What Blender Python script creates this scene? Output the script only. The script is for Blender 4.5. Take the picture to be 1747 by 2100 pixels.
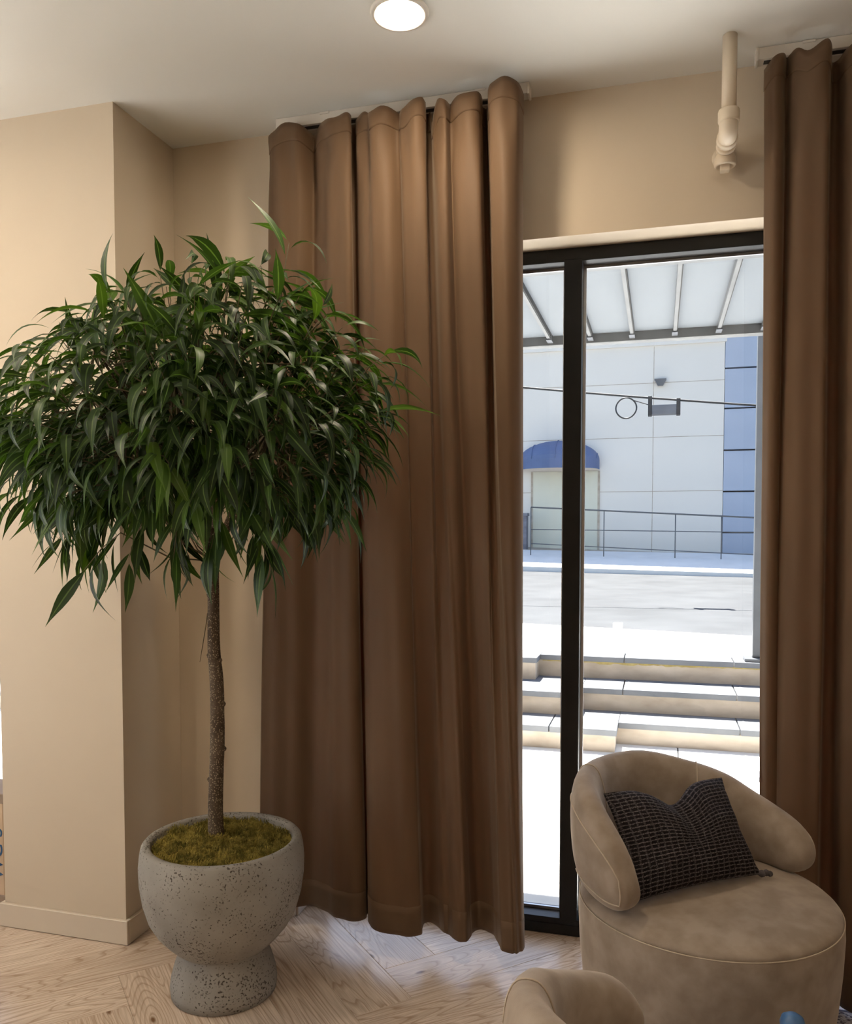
import bpy, bmesh, math, random
from math import sin, cos, pi, radians, sqrt
from mathutils import Vector, Matrix, noise
random.seed(11)
S = bpy.context.scene
COL = S.collection
for o in list(bpy.data.objects):
    bpy.data.objects.remove(o)

# ------------------------------------------------------------------ camera
FPX, PPX, PPY, W, H = 1695.0, 873.5, 1164.0, 1747.0, 2100.0
YAW, TILT, EYE = radians(15.75), radians(2.55), 1.5
cd = bpy.data.cameras.new('camera')
cam = bpy.data.objects.new('camera', cd)
COL.objects.link(cam)
cd.sensor_fit = 'VERTICAL'
cd.sensor_height = 24.0
cd.lens = 24.0 * FPX / H
cd.shift_y = (PPY - H / 2) / H
cd.clip_start = 0.05
cd.clip_end = 400
cam.location = (0, 0, EYE)
cam.rotation_euler = (pi / 2 - TILT, 0, YAW)
S.camera = cam

# ------------------------------------------------------------------ light
S.view_settings.view_transform = 'Standard'
S.view_settings.look = 'None'
S.view_settings.gamma = 1
S.view_settings.use_curve_mapping = False
S.view_settings.exposure = 0.42
SUN_DIR = Vector((0.22, -0.46, -0.95))          # travel direction of the sunlight
world = bpy.data.worlds.new('world')
S.world = world
world.use_nodes = True
wn = world.node_tree
bg = wn.nodes['Background']
sky = wn.nodes.new('ShaderNodeTexSky')
sky.sky_type = 'NISHITA'
sky.sun_disc = False
sky.sun_elevation = radians(62)
sky.sun_rotation = math.atan2(-SUN_DIR.x, -SUN_DIR.y)
sky.air_density = 1.0
sky.dust_density = 1.5
wn.links.new(sky.outputs[0], bg.inputs[0])
bg.inputs[1].default_value = 0.25
sl = bpy.data.lights.new('sun', 'SUN')
sun = bpy.data.objects.new('sun', sl)
COL.objects.link(sun)
sl.energy = 21.0
sl.angle = radians(0.53)
sl.color = (1.0, 0.955, 0.89)
sun.rotation_euler = SUN_DIR.to_track_quat('-Z', 'Y').to_euler()
sun.location = (-3, 12, 14)
LAMP_E = 190.0                                     # radiance of a downlight lens

# ------------------------------------------------------------------ materials
def mat(name, col, rough=0.6, metal=0.0, spec=0.5):
    m = bpy.data.materials.new(name)
    m.use_nodes = True
    b = m.node_tree.nodes['Principled BSDF']
    b.inputs['Base Color'].default_value = (*col, 1)
    b.inputs['Roughness'].default_value = rough
    b.inputs['Metallic'].default_value = metal
    b.inputs['Specular IOR Level'].default_value = spec
    return m, m.node_tree, b

def nd(nt, t, **kw):
    n = nt.nodes.new(t)
    for k, v in kw.items():
        if hasattr(n, k):
            setattr(n, k, v)
        else:
            n.inputs[k].default_value = v
    return n

def ramp(nt, fac, stops):
    r = nt.nodes.new('ShaderNodeValToRGB')
    els = r.color_ramp.elements
    while len(els) < len(stops):
        els.new(0.5)
    for e, (p, c) in zip(els, stops):
        e.position = p
        e.color = (*c, 1) if len(c) == 3 else c
    nt.links.new(fac, r.inputs[0])
    return r

def bump(nt, b, h, strength=0.2, dist=0.002):
    bp = nd(nt, 'ShaderNodeBump')
    bp.inputs['Strength'].default_value = strength
    bp.inputs['Distance'].default_value = dist
    nt.links.new(h, bp.inputs['Height'])
    nt.links.new(bp.outputs[0], b.inputs['Normal'])

def mottled(name, c1, c2, scale=8, rough=0.6, detail=4, bs=0.15, bscale=180, bd=0.001, lo=0.3, hi=0.7, spec=0.5, metal=0.0, coord='Object', stretch=None):
    m, nt, b = mat(name, c1, rough, metal, spec)
    tc = nd(nt, 'ShaderNodeTexCoord')
    src = tc.outputs[coord]
    if stretch:
        mp = nd(nt, 'ShaderNodeMapping')
        mp.inputs['Scale'].default_value = stretch
        nt.links.new(src, mp.inputs[0])
        src = mp.outputs[0]
    n = nd(nt, 'ShaderNodeTexNoise')
    n.inputs['Scale'].default_value = scale
    n.inputs['Detail'].default_value = detail
    nt.links.new(src, n.inputs['Vector'])
    r = ramp(nt, n.outputs[0], [(lo, c1), (hi, c2)])
    nt.links.new(r.outputs[0], b.inputs['Base Color'])
    if bs:
        n2 = nd(nt, 'ShaderNodeTexNoise')
        n2.inputs['Scale'].default_value = bscale
        nt.links.new(src, n2.inputs['Vector'])
        bump(nt, b, n2.outputs[0], bs, bd)
    return m, nt, b

M = {}
M['wall'] = mottled('wall_paint', (0.66, 0.545, 0.41), (0.68, 0.565, 0.425), 3, 0.55, bs=0.08, bscale=120)[0]
M['ceiling'] = mottled('ceiling_paint', (0.86, 0.84, 0.785), (0.88, 0.86, 0.805), 2, 0.7, bs=0.06, bscale=90)[0]
M['trim'] = mottled('trim_paint', (0.68, 0.575, 0.45), (0.70, 0.59, 0.465), 3, 0.4, bs=0.03)[0]
M['white'] = mottled('white_plastic', (0.72, 0.66, 0.58), (0.75, 0.69, 0.61), 6, 0.4, bs=0)[0]
M['pipe'] = mottled('painted_pipe', (0.70, 0.585, 0.44), (0.73, 0.61, 0.47), 10, 0.38, bs=0.05, bscale=60)[0]
M['black'] = mottled('black_aluminium', (0.006, 0.006, 0.007), (0.009, 0.009, 0.010), 20, 0.36, bs=0.03, bscale=400, spec=0.3)[0]
M['alu'] = mottled('silver_aluminium', (0.55, 0.56, 0.58), (0.62, 0.63, 0.65), 12, 0.3, metal=0.9, bs=0)[0]
M['rubber'] = mottled('dark_gasket', (0.02, 0.02, 0.022), (0.03, 0.03, 0.03), 12, 0.6, bs=0)[0]

def emis(name, col, s):
    m = bpy.data.materials.new(name)
    m.use_nodes = True
    nt = m.node_tree
    nt.nodes.clear()
    e = nd(nt, 'ShaderNodeEmission')
    e.inputs[0].default_value = (*col, 1)
    e.inputs[1].default_value = s
    o = nd(nt, 'ShaderNodeOutputMaterial')
    nt.links.new(e.outputs[0], o.inputs[0])
    return m
M['lens'] = emis('lamp_lens', (1.0, 0.84, 0.64), LAMP_E)

def glass(name, tint):
    m = bpy.data.materials.new(name)
    m.use_nodes = True
    nt = m.node_tree
    nt.nodes.clear()
    t = nd(nt, 'ShaderNodeBsdfTransparent')
    t.inputs[0].default_value = (*tint, 1)
    g = nd(nt, 'ShaderNodeBsdfGlossy')
    g.inputs['Roughness'].default_value = 0.0
    f = nd(nt, 'ShaderNodeFresnel')
    ge = nd(nt, 'ShaderNodeNewGeometry')          # same reflectance on both faces of the sheet
    io = nd(nt, 'ShaderNodeMath', operation='MULTIPLY_ADD')
    nt.links.new(ge.outputs['Backfacing'], io.inputs[0])
    io.inputs[1].default_value = 1 / 1.45 - 1.45
    io.inputs[2].default_value = 1.45
    nt.links.new(io.outputs[0], f.inputs[0])
    mx = nd(nt, 'ShaderNodeMixShader')
    o = nd(nt, 'ShaderNodeOutputMaterial')
    nt.links.new(f.outputs[0], mx.inputs[0])
    nt.links.new(t.outputs[0], mx.inputs[1])
    nt.links.new(g.outputs[0], mx.inputs[2])
    nt.links.new(mx.outputs[0], o.inputs[0])
    return m
M['glass'] = glass('window_glass', (0.97, 0.985, 0.99))

# curtain velvet
def velvet():
    m, nt, b = mat('brown_velvet', (0.2, 0.12, 0.07), 0.62)
    tc = nd(nt, 'ShaderNodeTexCoord')
    mp = nd(nt, 'ShaderNodeMapping')
    mp.inputs['Scale'].default_value = (3, 3, 0.5)
    n = nd(nt, 'ShaderNodeTexNoise')
    n.inputs['Scale'].default_value = 3.0
    n.inputs['Detail'].default_value = 5
    nt.links.new(tc.outputs['Object'], mp.inputs[0])
    nt.links.new(mp.outputs[0], n.inputs['Vector'])
    r = ramp(nt, n.outputs[0], [(0.3, (0.136, 0.080, 0.043)), (0.7, (0.17, 0.103, 0.057))])
    nt.links.new(r.outputs[0], b.inputs['Base Color'])
    b.inputs['Sheen Weight'].default_value = 0.25
    b.inputs['Sheen Roughness'].default_value = 0.4
    b.inputs['Sheen Tint'].default_value = (0.9, 0.72, 0.55, 1)
    b.inputs['Specular IOR Level'].default_value = 0.25
    n2 = nd(nt, 'ShaderNodeTexNoise')
    n2.inputs['Scale'].default_value = 700
    n3 = nd(nt, 'ShaderNodeTexNoise')
    n3.inputs['Scale'].default_value = 9
    n3.inputs['Detail'].default_value = 6
    nt.links.new(tc.outputs['Object'], n2.inputs['Vector'])
    nt.links.new(tc.outputs['Object'], n3.inputs['Vector'])
    mu = nd(nt, 'ShaderNodeMath', operation='MULTIPLY_ADD')
    nt.links.new(n3.outputs[0], mu.inputs[0])
    mu.inputs[1].default_value = 3.0
    nt.links.new(n2.outputs[0], mu.inputs[2])
    bump(nt, b, mu.outputs[0], 0.25, 0.0012)
    tr = nd(nt, 'ShaderNodeBsdfTranslucent')
    tr.inputs[0].default_value = (0.36, 0.085, 0.03, 1)
    mx = nd(nt, 'ShaderNodeMixShader')
    mx.inputs[0].default_value = 0.16
    o = nt.nodes['Material Output']
    nt.links.new(b.outputs[0], mx.inputs[1])
    nt.links.new(tr.outputs[0], mx.inputs[2])
    nt.links.new(mx.outputs[0], o.inputs[0])
    return m
M['velvet'] = velvet()

# taupe suede
def suede(name, c1, c2):
    m, nt, b = mottled(name, c1, c2, 15, 0.75, 9, bs=0, lo=0.36, hi=0.64, spec=0.2)
    b.inputs['Sheen Weight'].default_value = 0.5
    b.inputs['Sheen Roughness'].default_value = 0.45
    b.inputs['Sheen Tint'].default_value = (0.95, 0.85, 0.75, 1)
    tc = nt.nodes['Texture Coordinate']
    n2 = nd(nt, 'ShaderNodeTexNoise')
    n2.inputs['Scale'].default_value = 420
    n2.inputs['Detail'].default_value = 3
    nt.links.new(tc.outputs['Object'], n2.inputs['Vector'])
    bump(nt, b, n2.outputs[0], 0.25, 0.001)
    return m
M['suede'] = suede('taupe_suede', (0.275, 0.207, 0.152), (0.375, 0.295, 0.23))
M['seam'] = mottled('seam_thread', (0.50, 0.40, 0.30), (0.56, 0.45, 0.34), 60, 0.8, bs=0)[0]

# pillow weave
def weave():
    m, nt, b = mat('woven_black', (0.02, 0.017, 0.02), 0.9, spec=0.15)
    uv = nd(nt, 'ShaderNodeUVMap')
    dn = nd(nt, 'ShaderNodeTexNoise')
    dn.inputs['Scale'].default_value = 14
    nt.links.new(uv.outputs[0], dn.inputs['Vector'])
    va = nd(nt, 'ShaderNodeMixRGB')
    va.inputs[0].default_value = 0.022
    nt.links.new(uv.outputs[0], va.inputs[1])
    nt.links.new(dn.outputs['Color'], va.inputs[2])
    outs = []
    for ax, sc in (('Y', 8.8), ('X', 4.9)):
        w = nd(nt, 'ShaderNodeTexWave', wave_type='BANDS', bands_direction=ax)
        w.inputs['Scale'].default_value = sc
        w.inputs['Distortion'].default_value = 0.5
        w.inputs['Detail'].default_value = 2
        w.inputs['Detail Scale'].default_value = 6
        nt.links.new(va.outputs[0], w.inputs['Vector'])
        outs.append(w.outputs['Fac'])
    hz = ramp(nt, outs[0], [(0.55, (0, 0, 0)), (0.93, (1, 1, 1))])
    vt = ramp(nt, outs[1], [(0.72, (0, 0, 0)), (0.98, (0.5, 0.5, 0.5))])
    ns = nd(nt, 'ShaderNodeTexNoise')
    ns.inputs['Scale'].default_value = 90
    ns.inputs['Detail'].default_value = 2
    nt.links.new(uv.outputs[0], ns.inputs['Vector'])
    nr = ramp(nt, ns.outputs[0], [(0.36, (0.05, 0.05, 0.05)), (0.66, (1, 1, 1))])
    mxm = nd(nt, 'ShaderNodeMixRGB', blend_type='LIGHTEN')
    mxm.inputs[0].default_value = 1
    nt.links.new(hz.outputs[0], mxm.inputs[1])
    nt.links.new(vt.outputs[0], mxm.inputs[2])
    ml = nd(nt, 'ShaderNodeMixRGB', blend_type='MULTIPLY')
    ml.inputs[0].default_value = 1
    nt.links.new(mxm.outputs[0], ml.inputs[1])
    nt.links.new(nr.outputs[0], ml.inputs[2])
    cr = ramp(nt, ml.outputs[0], [(0.0, (0.016, 0.012, 0.013)), (1.0, (0.21, 0.18, 0.18))])
    nt.links.new(cr.outputs[0], b.inputs['Base Color'])
    bump(nt, b, mxm.outputs[0], 0.9, 0.004)
    return m
M['weave'] = weave()

# concrete
def concrete():
    m, nt, b = mat('grey_concrete', (0.22, 0.2, 0.175), 0.8, spec=0.25)
    tc = nd(nt, 'ShaderNodeTexCoord')
    n = nd(nt, 'ShaderNodeTexNoise')
    n.inputs['Scale'].default_value = 9
    n.inputs['Detail'].default_value = 8
    nt.links.new(tc.outputs['Object'], n.inputs['Vector'])
    base = ramp(nt, n.outputs[0], [(0.3, (0.29, 0.265, 0.232)), (0.7, (0.37, 0.342, 0.305))])
    n2 = nd(nt, 'ShaderNodeTexNoise')
    n2.inputs['Scale'].default_value = 150
    n2.inputs['Detail'].default_value = 3
    nt.links.new(tc.outputs['Object'], n2.inputs['Vector'])
    n3 = nd(nt, 'ShaderNodeTexNoise')
    n3.inputs['Scale'].default_value = 7
    nt.links.new(tc.outputs['Object'], n3.inputs['Vector'])
    ad = nd(nt, 'ShaderNodeMath', operation='MULTIPLY_ADD')
    nt.links.new(n3.outputs[0], ad.inputs[0])
    ad.inputs[1].default_value = -0.35
    nt.links.new(n2.outputs[0], ad.inputs[2])
    pit = ramp(nt, ad.outputs[0], [(0.165, (0, 0, 0)), (0.225, (1, 1, 1))])
    mx = nd(nt, 'ShaderNodeMixRGB', blend_type='MIX')
    nt.links.new(pit.outputs[0], mx.inputs[0])
    mx.inputs[1].default_value = (0.085, 0.07, 0.055, 1)
    nt.links.new(base.outputs[0], mx.inputs[2])
    nt.links.new(mx.outputs[0], b.inputs['Base Color'])
    bump(nt, b, pit.outputs[0], 0.5, 0.003)
    return m
M['concrete'] = concrete()

# bark
def bark():
    m, nt, b = mat('fig_bark', (0.1, 0.07, 0.05), 0.85, spec=0.2)
    tc = nd(nt, 'ShaderNodeTexCoord')
    n = nd(nt, 'ShaderNodeTexNoise')
    n.inputs['Scale'].default_value = 14
    n.inputs['Detail'].default_value = 6
    nt.links.new(tc.outputs['Object'], n.inputs['Vector'])
    base = ramp(nt, n.outputs[0], [(0.3, (0.075, 0.05, 0.033)), (0.7, (0.15, 0.11, 0.075))])
    mp = nd(nt, 'ShaderNodeMapping')
    mp.inputs['Scale'].default_value = (1, 1, 0.75)
    nt.links.new(tc.outputs['Object'], mp.inputs[0])
    v = nd(nt, 'ShaderNodeTexVoronoi')
    v.inputs['Scale'].default_value = 190
    nt.links.new(mp.outputs[0], v.inputs['Vector'])
    sp = ramp(nt, v.outputs['Distance'], [(0.22, (1, 1, 1)), (0.36, (0, 0, 0))])
    mx = nd(nt, 'ShaderNodeMixRGB')
    nt.links.new(sp.outputs[0], mx.inputs[0])
    nt.links.new(base.outputs[0], mx.inputs[1])
    mx.inputs[2].default_value = (0.42, 0.33, 0.22, 1)
    nt.links.new(mx.outputs[0], b.inputs['Base Color'])
    bump(nt, b, sp.outputs[0], 0.4, 0.002)
    return m
M['bark'] = bark()
M['twig'] = mottled('twig_bark', (0.11, 0.085, 0.045), (0.19, 0.14, 0.08), 30, 0.8, bs=0)[0]
M['moss'] = mottled('moss_green', (0.11, 0.095, 0.018), (0.50, 0.38, 0.085), 22, 0.95, 6, bs=0.8, bscale=160, bd=0.01, spec=0.1)[0]

# leaf
def leafmat():
    m, nt, b = mat('fig_leaf', (0.04, 0.08, 0.02), 0.46, spec=0.38)
    uv = nd(nt, 'ShaderNodeUVMap')
    sx = nd(nt, 'ShaderNodeSeparateXYZ')
    nt.links.new(uv.outputs[0], sx.inputs[0])
    a = nd(nt, 'ShaderNodeMath', operation='SUBTRACT')
    nt.links.new(sx.outputs['Y'], a.inputs[0])
    a.inputs[1].default_value = 0.5
    ab = nd(nt, 'ShaderNodeMath', operation='ABSOLUTE')
    nt.links.new(a.outputs[0], ab.inputs[0])
    rib = ramp(nt, ab.outputs[0], [(0.03, (1, 1, 1)), (0.075, (0, 0, 0))])
    at = nd(nt, 'ShaderNodeAttribute', attribute_name='tone')
    oi = nd(nt, 'ShaderNodeObjectInfo')
    ad = nd(nt, 'ShaderNodeMath', operation='ADD')
    nt.links.new(at.outputs['Fac'], ad.inputs[0])
    geo = nd(nt, 'ShaderNodeTexCoord')
    tn = nd(nt, 'ShaderNodeMath', operation='MULTIPLY')
    nt.links.new(oi.outputs['Random'], tn.inputs[0])
    tn.inputs[1].default_value = 1.0
    nt.links.new(tn.outputs[0], ad.inputs[1])
    fr = nd(nt, 'ShaderNodeMath', operation='FRACT')
    nt.links.new(ad.outputs[0], fr.inputs[0])
    base = ramp(nt, fr.outputs[0], [(0.0, (0.017, 0.034, 0.010)), (0.5, (0.028, 0.056, 0.015)), (0.86, (0.042, 0.085, 0.018)), (1.0, (0.085, 0.15, 0.024))])
    mx = nd(nt, 'ShaderNodeMixRGB')
    nt.links.new(rib.outputs[0], mx.inputs[0])
    nt.links.new(base.outputs[0], mx.inputs[1])
    mx.inputs[2].default_value = (0.13, 0.20, 0.07, 1)
    nt.links.new(mx.outputs[0], b.inputs['Base Color'])
    tr = nd(nt, 'ShaderNodeBsdfTranslucent')
    br = nd(nt, 'ShaderNodeMixRGB', blend_type='MULTIPLY')
    br.inputs[0].default_value = 1
    nt.links.new(mx.outputs[0], br.inputs[1])
    br.inputs[2].default_value = (2.2, 2.6, 0.8, 1)
    nt.links.new(br.outputs[0], tr.inputs[0])
    ms = nd(nt, 'ShaderNodeMixShader')
    ms.inputs[0].default_value = 0.22
    nt.links.new(b.outputs[0], ms.inputs[1])
    nt.links.new(tr.outputs[0], ms.inputs[2])
    nt.links.new(ms.outputs[0], nt.nodes['Material Output'].inputs[0])
    return m
M['leaf'] = leafmat()

# floor boards: pale oiled pine, grain along local X, phase different per board
def wood():
    m, nt, b = mat('pale_pine', (0.6, 0.45, 0.32), 0.27, spec=0.6)
    tc = nd(nt, 'ShaderNodeTexCoord')
    oi = nd(nt, 'ShaderNodeObjectInfo')
    off = nd(nt, 'ShaderNodeVectorMath', operation='SCALE')
    off.inputs[0].default_value = (37.0, 17.0, 5.0)
    nt.links.new(oi.outputs['Random'], off.inputs['Scale'])
    ad = nd(nt, 'ShaderNodeVectorMath', operation='ADD')
    nt.links.new(tc.outputs['Object'], ad.inputs[0])
    nt.links.new(off.outputs[0], ad.inputs[1])
    # knots bend the grain
    mk = nd(nt, 'ShaderNodeMapping')
    mk.inputs['Scale'].default_value = (2.2, 5.2, 0.0)
    nt.links.new(ad.outputs[0], mk.inputs[0])
    vo = nd(nt, 'ShaderNodeTexVoronoi', voronoi_dimensions='2D')
    vo.inputs['Scale'].default_value = 0.5
    nt.links.new(mk.outputs[0], vo.inputs['Vector'])
    mp = nd(nt, 'ShaderNodeMapping')
    mp.inputs['Scale'].default_value = (0.42, 6.5, 0.0)
    nt.links.new(ad.outputs[0], mp.inputs[0])
    n = nd(nt, 'ShaderNodeTexNoise', noise_dimensions='2D')
    n.inputs['Scale'].default_value = 1.0
    n.inputs['Detail'].default_value = 2
    nt.links.new(mp.outputs[0], n.inputs['Vector'])
    kn = ramp(nt, vo.outputs['Distance'], [(0.0, (1, 1, 1)), (0.32, (0, 0, 0))])
    s1 = nd(nt, 'ShaderNodeMath', operation='MULTIPLY_ADD')
    nt.links.new(kn.outputs[0], s1.inputs[0])
    s1.inputs[1].default_value = 0.22
    nt.links.new(n.outputs[0], s1.inputs[2])
    k = nd(nt, 'ShaderNodeMath', operation='MULTIPLY')
    nt.links.new(s1.outputs[0], k.inputs[0])
    k.inputs[1].default_value = 23.0
    fr = nd(nt, 'ShaderNodeMath', operation='FRACT')
    nt.links.new(k.outputs[0], fr.inputs[0])
    line = ramp(nt, fr.outputs[0], [(0.0, (0.25, 0.25, 0.25)), (0.62, (0.0, 0.0, 0.0)), (0.93, (1, 1, 1)), (1.0, (0.3, 0.3, 0.3))])
    # fine fibre
    mf = nd(nt, 'ShaderNodeMapping')
    mf.inputs['Scale'].default_value = (6, 160, 0)
    nt.links.new(ad.outputs[0], mf.inputs[0])
    nf = nd(nt, 'ShaderNodeTexNoise', noise_dimensions='2D')
    nf.inputs['Scale'].default_value = 1.0
    nf.inputs['Detail'].default_value = 3
    nt.links.new(mf.outputs[0], nf.inputs['Vector'])
    tone = ramp(nt, oi.outputs['Random'], [(0.0, (0.73, 0.585, 0.46)), (0.5, (0.80, 0.66, 0.53)), (1.0, (0.68, 0.54, 0.42))])
    c1 = nd(nt, 'ShaderNodeMixRGB', blend_type='MULTIPLY')
    nt.links.new(tone.outputs[0], c1.inputs[1])
    f2 = ramp(nt, nf.outputs[0], [(0.3, (0.78, 0.74, 0.70)), (0.7, (1.06, 1.06, 1.06))])
    c1.inputs[0].default_value = 1
    nt.links.new(f2.outputs[0], c1.inputs[2])
    c2 = nd(nt, 'ShaderNodeMixRGB')
    lf = nd(nt, 'ShaderNodeMath', operation='MULTIPLY')
    nt.links.new(line.outputs[0], lf.inputs[0])
    lf.inputs[1].default_value = 0.62
    nt.links.new(lf.outputs[0], c2.inputs[0])
    nt.links.new(c1.outputs[0], c2.inputs[1])
    c2.inputs[2].default_value = (0.33, 0.20, 0.11, 1)
    kd = ramp(nt, vo.outputs['Distance'], [(0.010, (1, 1, 1)), (0.026, (0, 0, 0))])
    c3 = nd(nt, 'ShaderNodeMixRGB')
    nt.links.new(kd.outputs[0], c3.inputs[0])
    nt.links.new(c2.outputs[0], c3.inputs[1])
    c3.inputs[2].default_value = (0.20, 0.105, 0.05, 1)
    nt.links.new(c3.outputs[0], b.inputs['Base Color'])
    bump(nt, b, nf.outputs[0], 0.12, 0.001)
    return m
M['wood'] = wood()

M['pave'] = mottled('pale_concrete_paving', (0.70, 0.695, 0.675), (0.77, 0.765, 0.745), 2.5, 0.9, 6, bs=0.2, bscale=60, spec=0.2)[0]
M['cap'] = mottled('blue_grey_stone', (0.16, 0.167, 0.18), (0.235, 0.241, 0.252), 3, 0.85, 6, bs=0.2, bscale=80, spec=0.2)[0]
M['stucco'] = mottled('stained_stucco', (0.40, 0.325, 0.25), (0.60, 0.515, 0.42), 3.5, 0.9, 8, bs=0.4, bscale=70, spec=0.15, stretch=(1, 1, 2.2))[0]
M['lichen'] = mottled('yellow_lichen', (0.36, 0.27, 0.09), (0.50, 0.40, 0.16), 18, 0.95, 6, bs=0.5, bscale=120, bd=0.006)[0]
M['road'] = mottled('grey_asphalt', (0.062, 0.064, 0.068), (0.088, 0.091, 0.096), 1.2, 0.9, 8, bs=0.4, bscale=50, bd=0.006, spec=0.2)[0]
M['paint'] = mottled('road_paint', (0.74, 0.74, 0.73), (0.80, 0.80, 0.79), 6, 0.8, bs=0)[0]
M['bld'] = mottled('cream_render', (0.82, 0.765, 0.69), (0.85, 0.795, 0.72), 0.6, 0.9, 6, bs=0.1, bscale=20, spec=0.15)[0]
M['bldblue'] = mottled('blue_grey_panel', (0.42, 0.47, 0.57), (0.46, 0.51, 0.61), 0.8, 0.6, bs=0)[0]
M['doorcream'] = mottled('cream_door', (0.72, 0.69, 0.55), (0.76, 0.73, 0.60), 1, 0.7, bs=0)[0]
M['awning'] = mottled('blue_canvas', (0.10, 0.145, 0.27), (0.13, 0.18, 0.33), 1.5, 0.85, bs=0.1, bscale=30)[0]
M['darkgrey'] = mottled('dark_grey_metal', (0.10, 0.11, 0.13), (0.14, 0.15, 0.17), 5, 0.5, bs=0)[0]
M['pier'] = mottled('grey_stone', (0.13, 0.13, 0.16), (0.25, 0.25, 0.28), 6, 0.9, 6, bs=0.4, bscale=20)[0]
M['galv'] = mottled('galvanised_grey', (0.16, 0.165, 0.17), (0.22, 0.225, 0.23), 8, 0.4, metal=0.3, bs=0)[0]
M['post'] = mottled('grey_painted_steel', (0.08, 0.086, 0.095), (0.11, 0.117, 0.127), 4, 0.45, bs=0)[0]
M['banner'] = mottled('grey_banner', (0.36, 0.37, 0.40), (0.62, 0.63, 0.66), 5, 0.7, 5, bs=0)[0]
M['frost'] = None

def frost():
    m = bpy.data.materials.new('frosted_canopy_glass')
    m.use_nodes = True
    nt = m.node_tree
    nt.nodes.clear()
    tc = nd(nt, 'ShaderNodeTexCoord')
    n = nd(nt, 'ShaderNodeTexNoise')
    n.inputs['Scale'].default_value = 2.0
    n.inputs['Detail'].default_value = 4
    nt.links.new(tc.outputs['Object'], n.inputs['Vector'])
    r = ramp(nt, n.outputs[0], [(0.3, (0.19, 0.21, 0.235)), (0.7, (0.225, 0.245, 0.27))])
    t = nd(nt, 'ShaderNodeBsdfTranslucent')
    d = nd(nt, 'ShaderNodeBsdfPrincipled')
    d.inputs['Base Color'].default_value = (0.42, 0.45, 0.48, 1)
    d.inputs['Roughness'].default_value = 0.35
    nt.links.new(r.outputs[0], t.inputs[0])
    mx = nd(nt, 'ShaderNodeMixShader')
    mx.inputs[0].default_value = 0.45
    o = nd(nt, 'ShaderNodeOutputMaterial')
    nt.links.new(t.outputs[0], mx.inputs[1])
    nt.links.new(d.outputs[0], mx.inputs[2])
    nt.links.new(mx.outputs[0], o.inputs[0])
    return m
M['frost'] = frost()

def rugmat():
    m, nt, b = mat('speckled_rug', (0.3, 0.28, 0.3), 0.95, spec=0.1)
    tc = nd(nt, 'ShaderNodeTexCoord')
    mp = nd(nt, 'ShaderNodeMapping')
    mp.inputs['Scale'].default_value = (90, 130, 1)
    nt.links.new(tc.outputs['Object'], mp.inputs[0])
    n = nd(nt, 'ShaderNodeTexNoise')
    n.inputs['Scale'].default_value = 1.0
    n.inputs['Detail'].default_value = 4
    n.inputs['Distortion'].default_value = 0.6
    nt.links.new(mp.outputs[0], n.inputs['Vector'])
    r = ramp(nt, n.outputs[0], [(0.40, (0.10, 0.08, 0.10)), (0.52, (0.50, 0.46, 0.47))])
    nt.links.new(r.outputs[0], b.inputs['Base Color'])
    bump(nt, b, n.outputs[0], 0.7, 0.004)
    return m
M['rug'] = rugmat()
M['rugborder'] = mottled('rug_border', (0.09, 0.08, 0.11), (0.16, 0.14, 0.17), 60, 0.95, bs=0.5, bscale=200)[0]
M['blueglaze'] = mottled('blue_glaze', (0.045, 0.12, 0.27), (0.08, 0.18, 0.36), 20, 0.35, bs=0)[0]
M['kraft'] = mottled('kraft_paper', (0.60, 0.43, 0.28), (0.66, 0.48, 0.32), 6, 0.8, bs=0.2, bscale=30)[0]
M['brownwood'] = mottled('brown_rim', (0.28, 0.2, 0.14), (0.34, 0.25, 0.18), 8, 0.6, bs=0)[0]
M['ink'] = mottled('blue_ink', (0.03, 0.09, 0.20), (0.04, 0.11, 0.23), 10, 0.7, bs=0)[0]
M['pole'] = mottled('timber_pole', (0.16, 0.12, 0.09), (0.22, 0.17, 0.13), 6, 0.9, bs=0.3, bscale=30)[0]

# ------------------------------------------------------------------ helpers
def newobj(name, me, m=None, parent=None, smooth=False):
    if m:
        me.materials.append(M[m] if isinstance(m, str) else m)
    if smooth:
        for p in me.polygons:
            p.use_smooth = True
    o = bpy.data.objects.new(name, me)
    COL.objects.link(o)
    if parent:
        o.parent = parent
    return o

def tag(o, label=None, cat=None, group=None, kind=None):
    if label: o['label'] = label
    if cat: o['category'] = cat
    if group: o['group'] = group
    if kind: o['kind'] = kind
    return o

def empty(name, loc=(0, 0, 0), rz=0.0):
    o = bpy.data.objects.new(name, None)
    COL.objects.link(o)
    o.location = loc
    o.rotation_euler = (0, 0, rz)
    o.empty_display_size = 0.1
    return o

def pyd(name, v, f):
    me = bpy.data.meshes.new(name)
    me.from_pydata([tuple(x) for x in v], [], f)
    me.update()
    return me

def boxdata(x0, x1, y0, y1, z0, z1):
    v = [(x0, y0, z0), (x1, y0, z0), (x1, y1, z0), (x0, y1, z0), (x0, y0, z1), (x1, y0, z1), (x1, y1, z1), (x0, y1, z1)]
    f = [(3, 2, 1, 0), (4, 5, 6, 7), (0, 1, 5, 4), (1, 2, 6, 5), (2, 3, 7, 6), (3, 0, 4, 7)]
    return v, f

def box(name, m, x0, x1, y0, y1, z0, z1, parent=None, bev=0.0, seg=2):
    v, f = boxdata(x0, x1, y0, y1, z0, z1)
    me = pyd(name, v, f)
    if bev:
        bm = bmesh.new()
        bm.from_mesh(me)
        bmesh.ops.bevel(bm, geom=bm.edges[:], offset=bev, segments=seg, affect='EDGES', profile=0.7)
        bm.to_mesh(me)
        bm.free()
    return newobj(name, me, m, parent, smooth=False)

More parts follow.
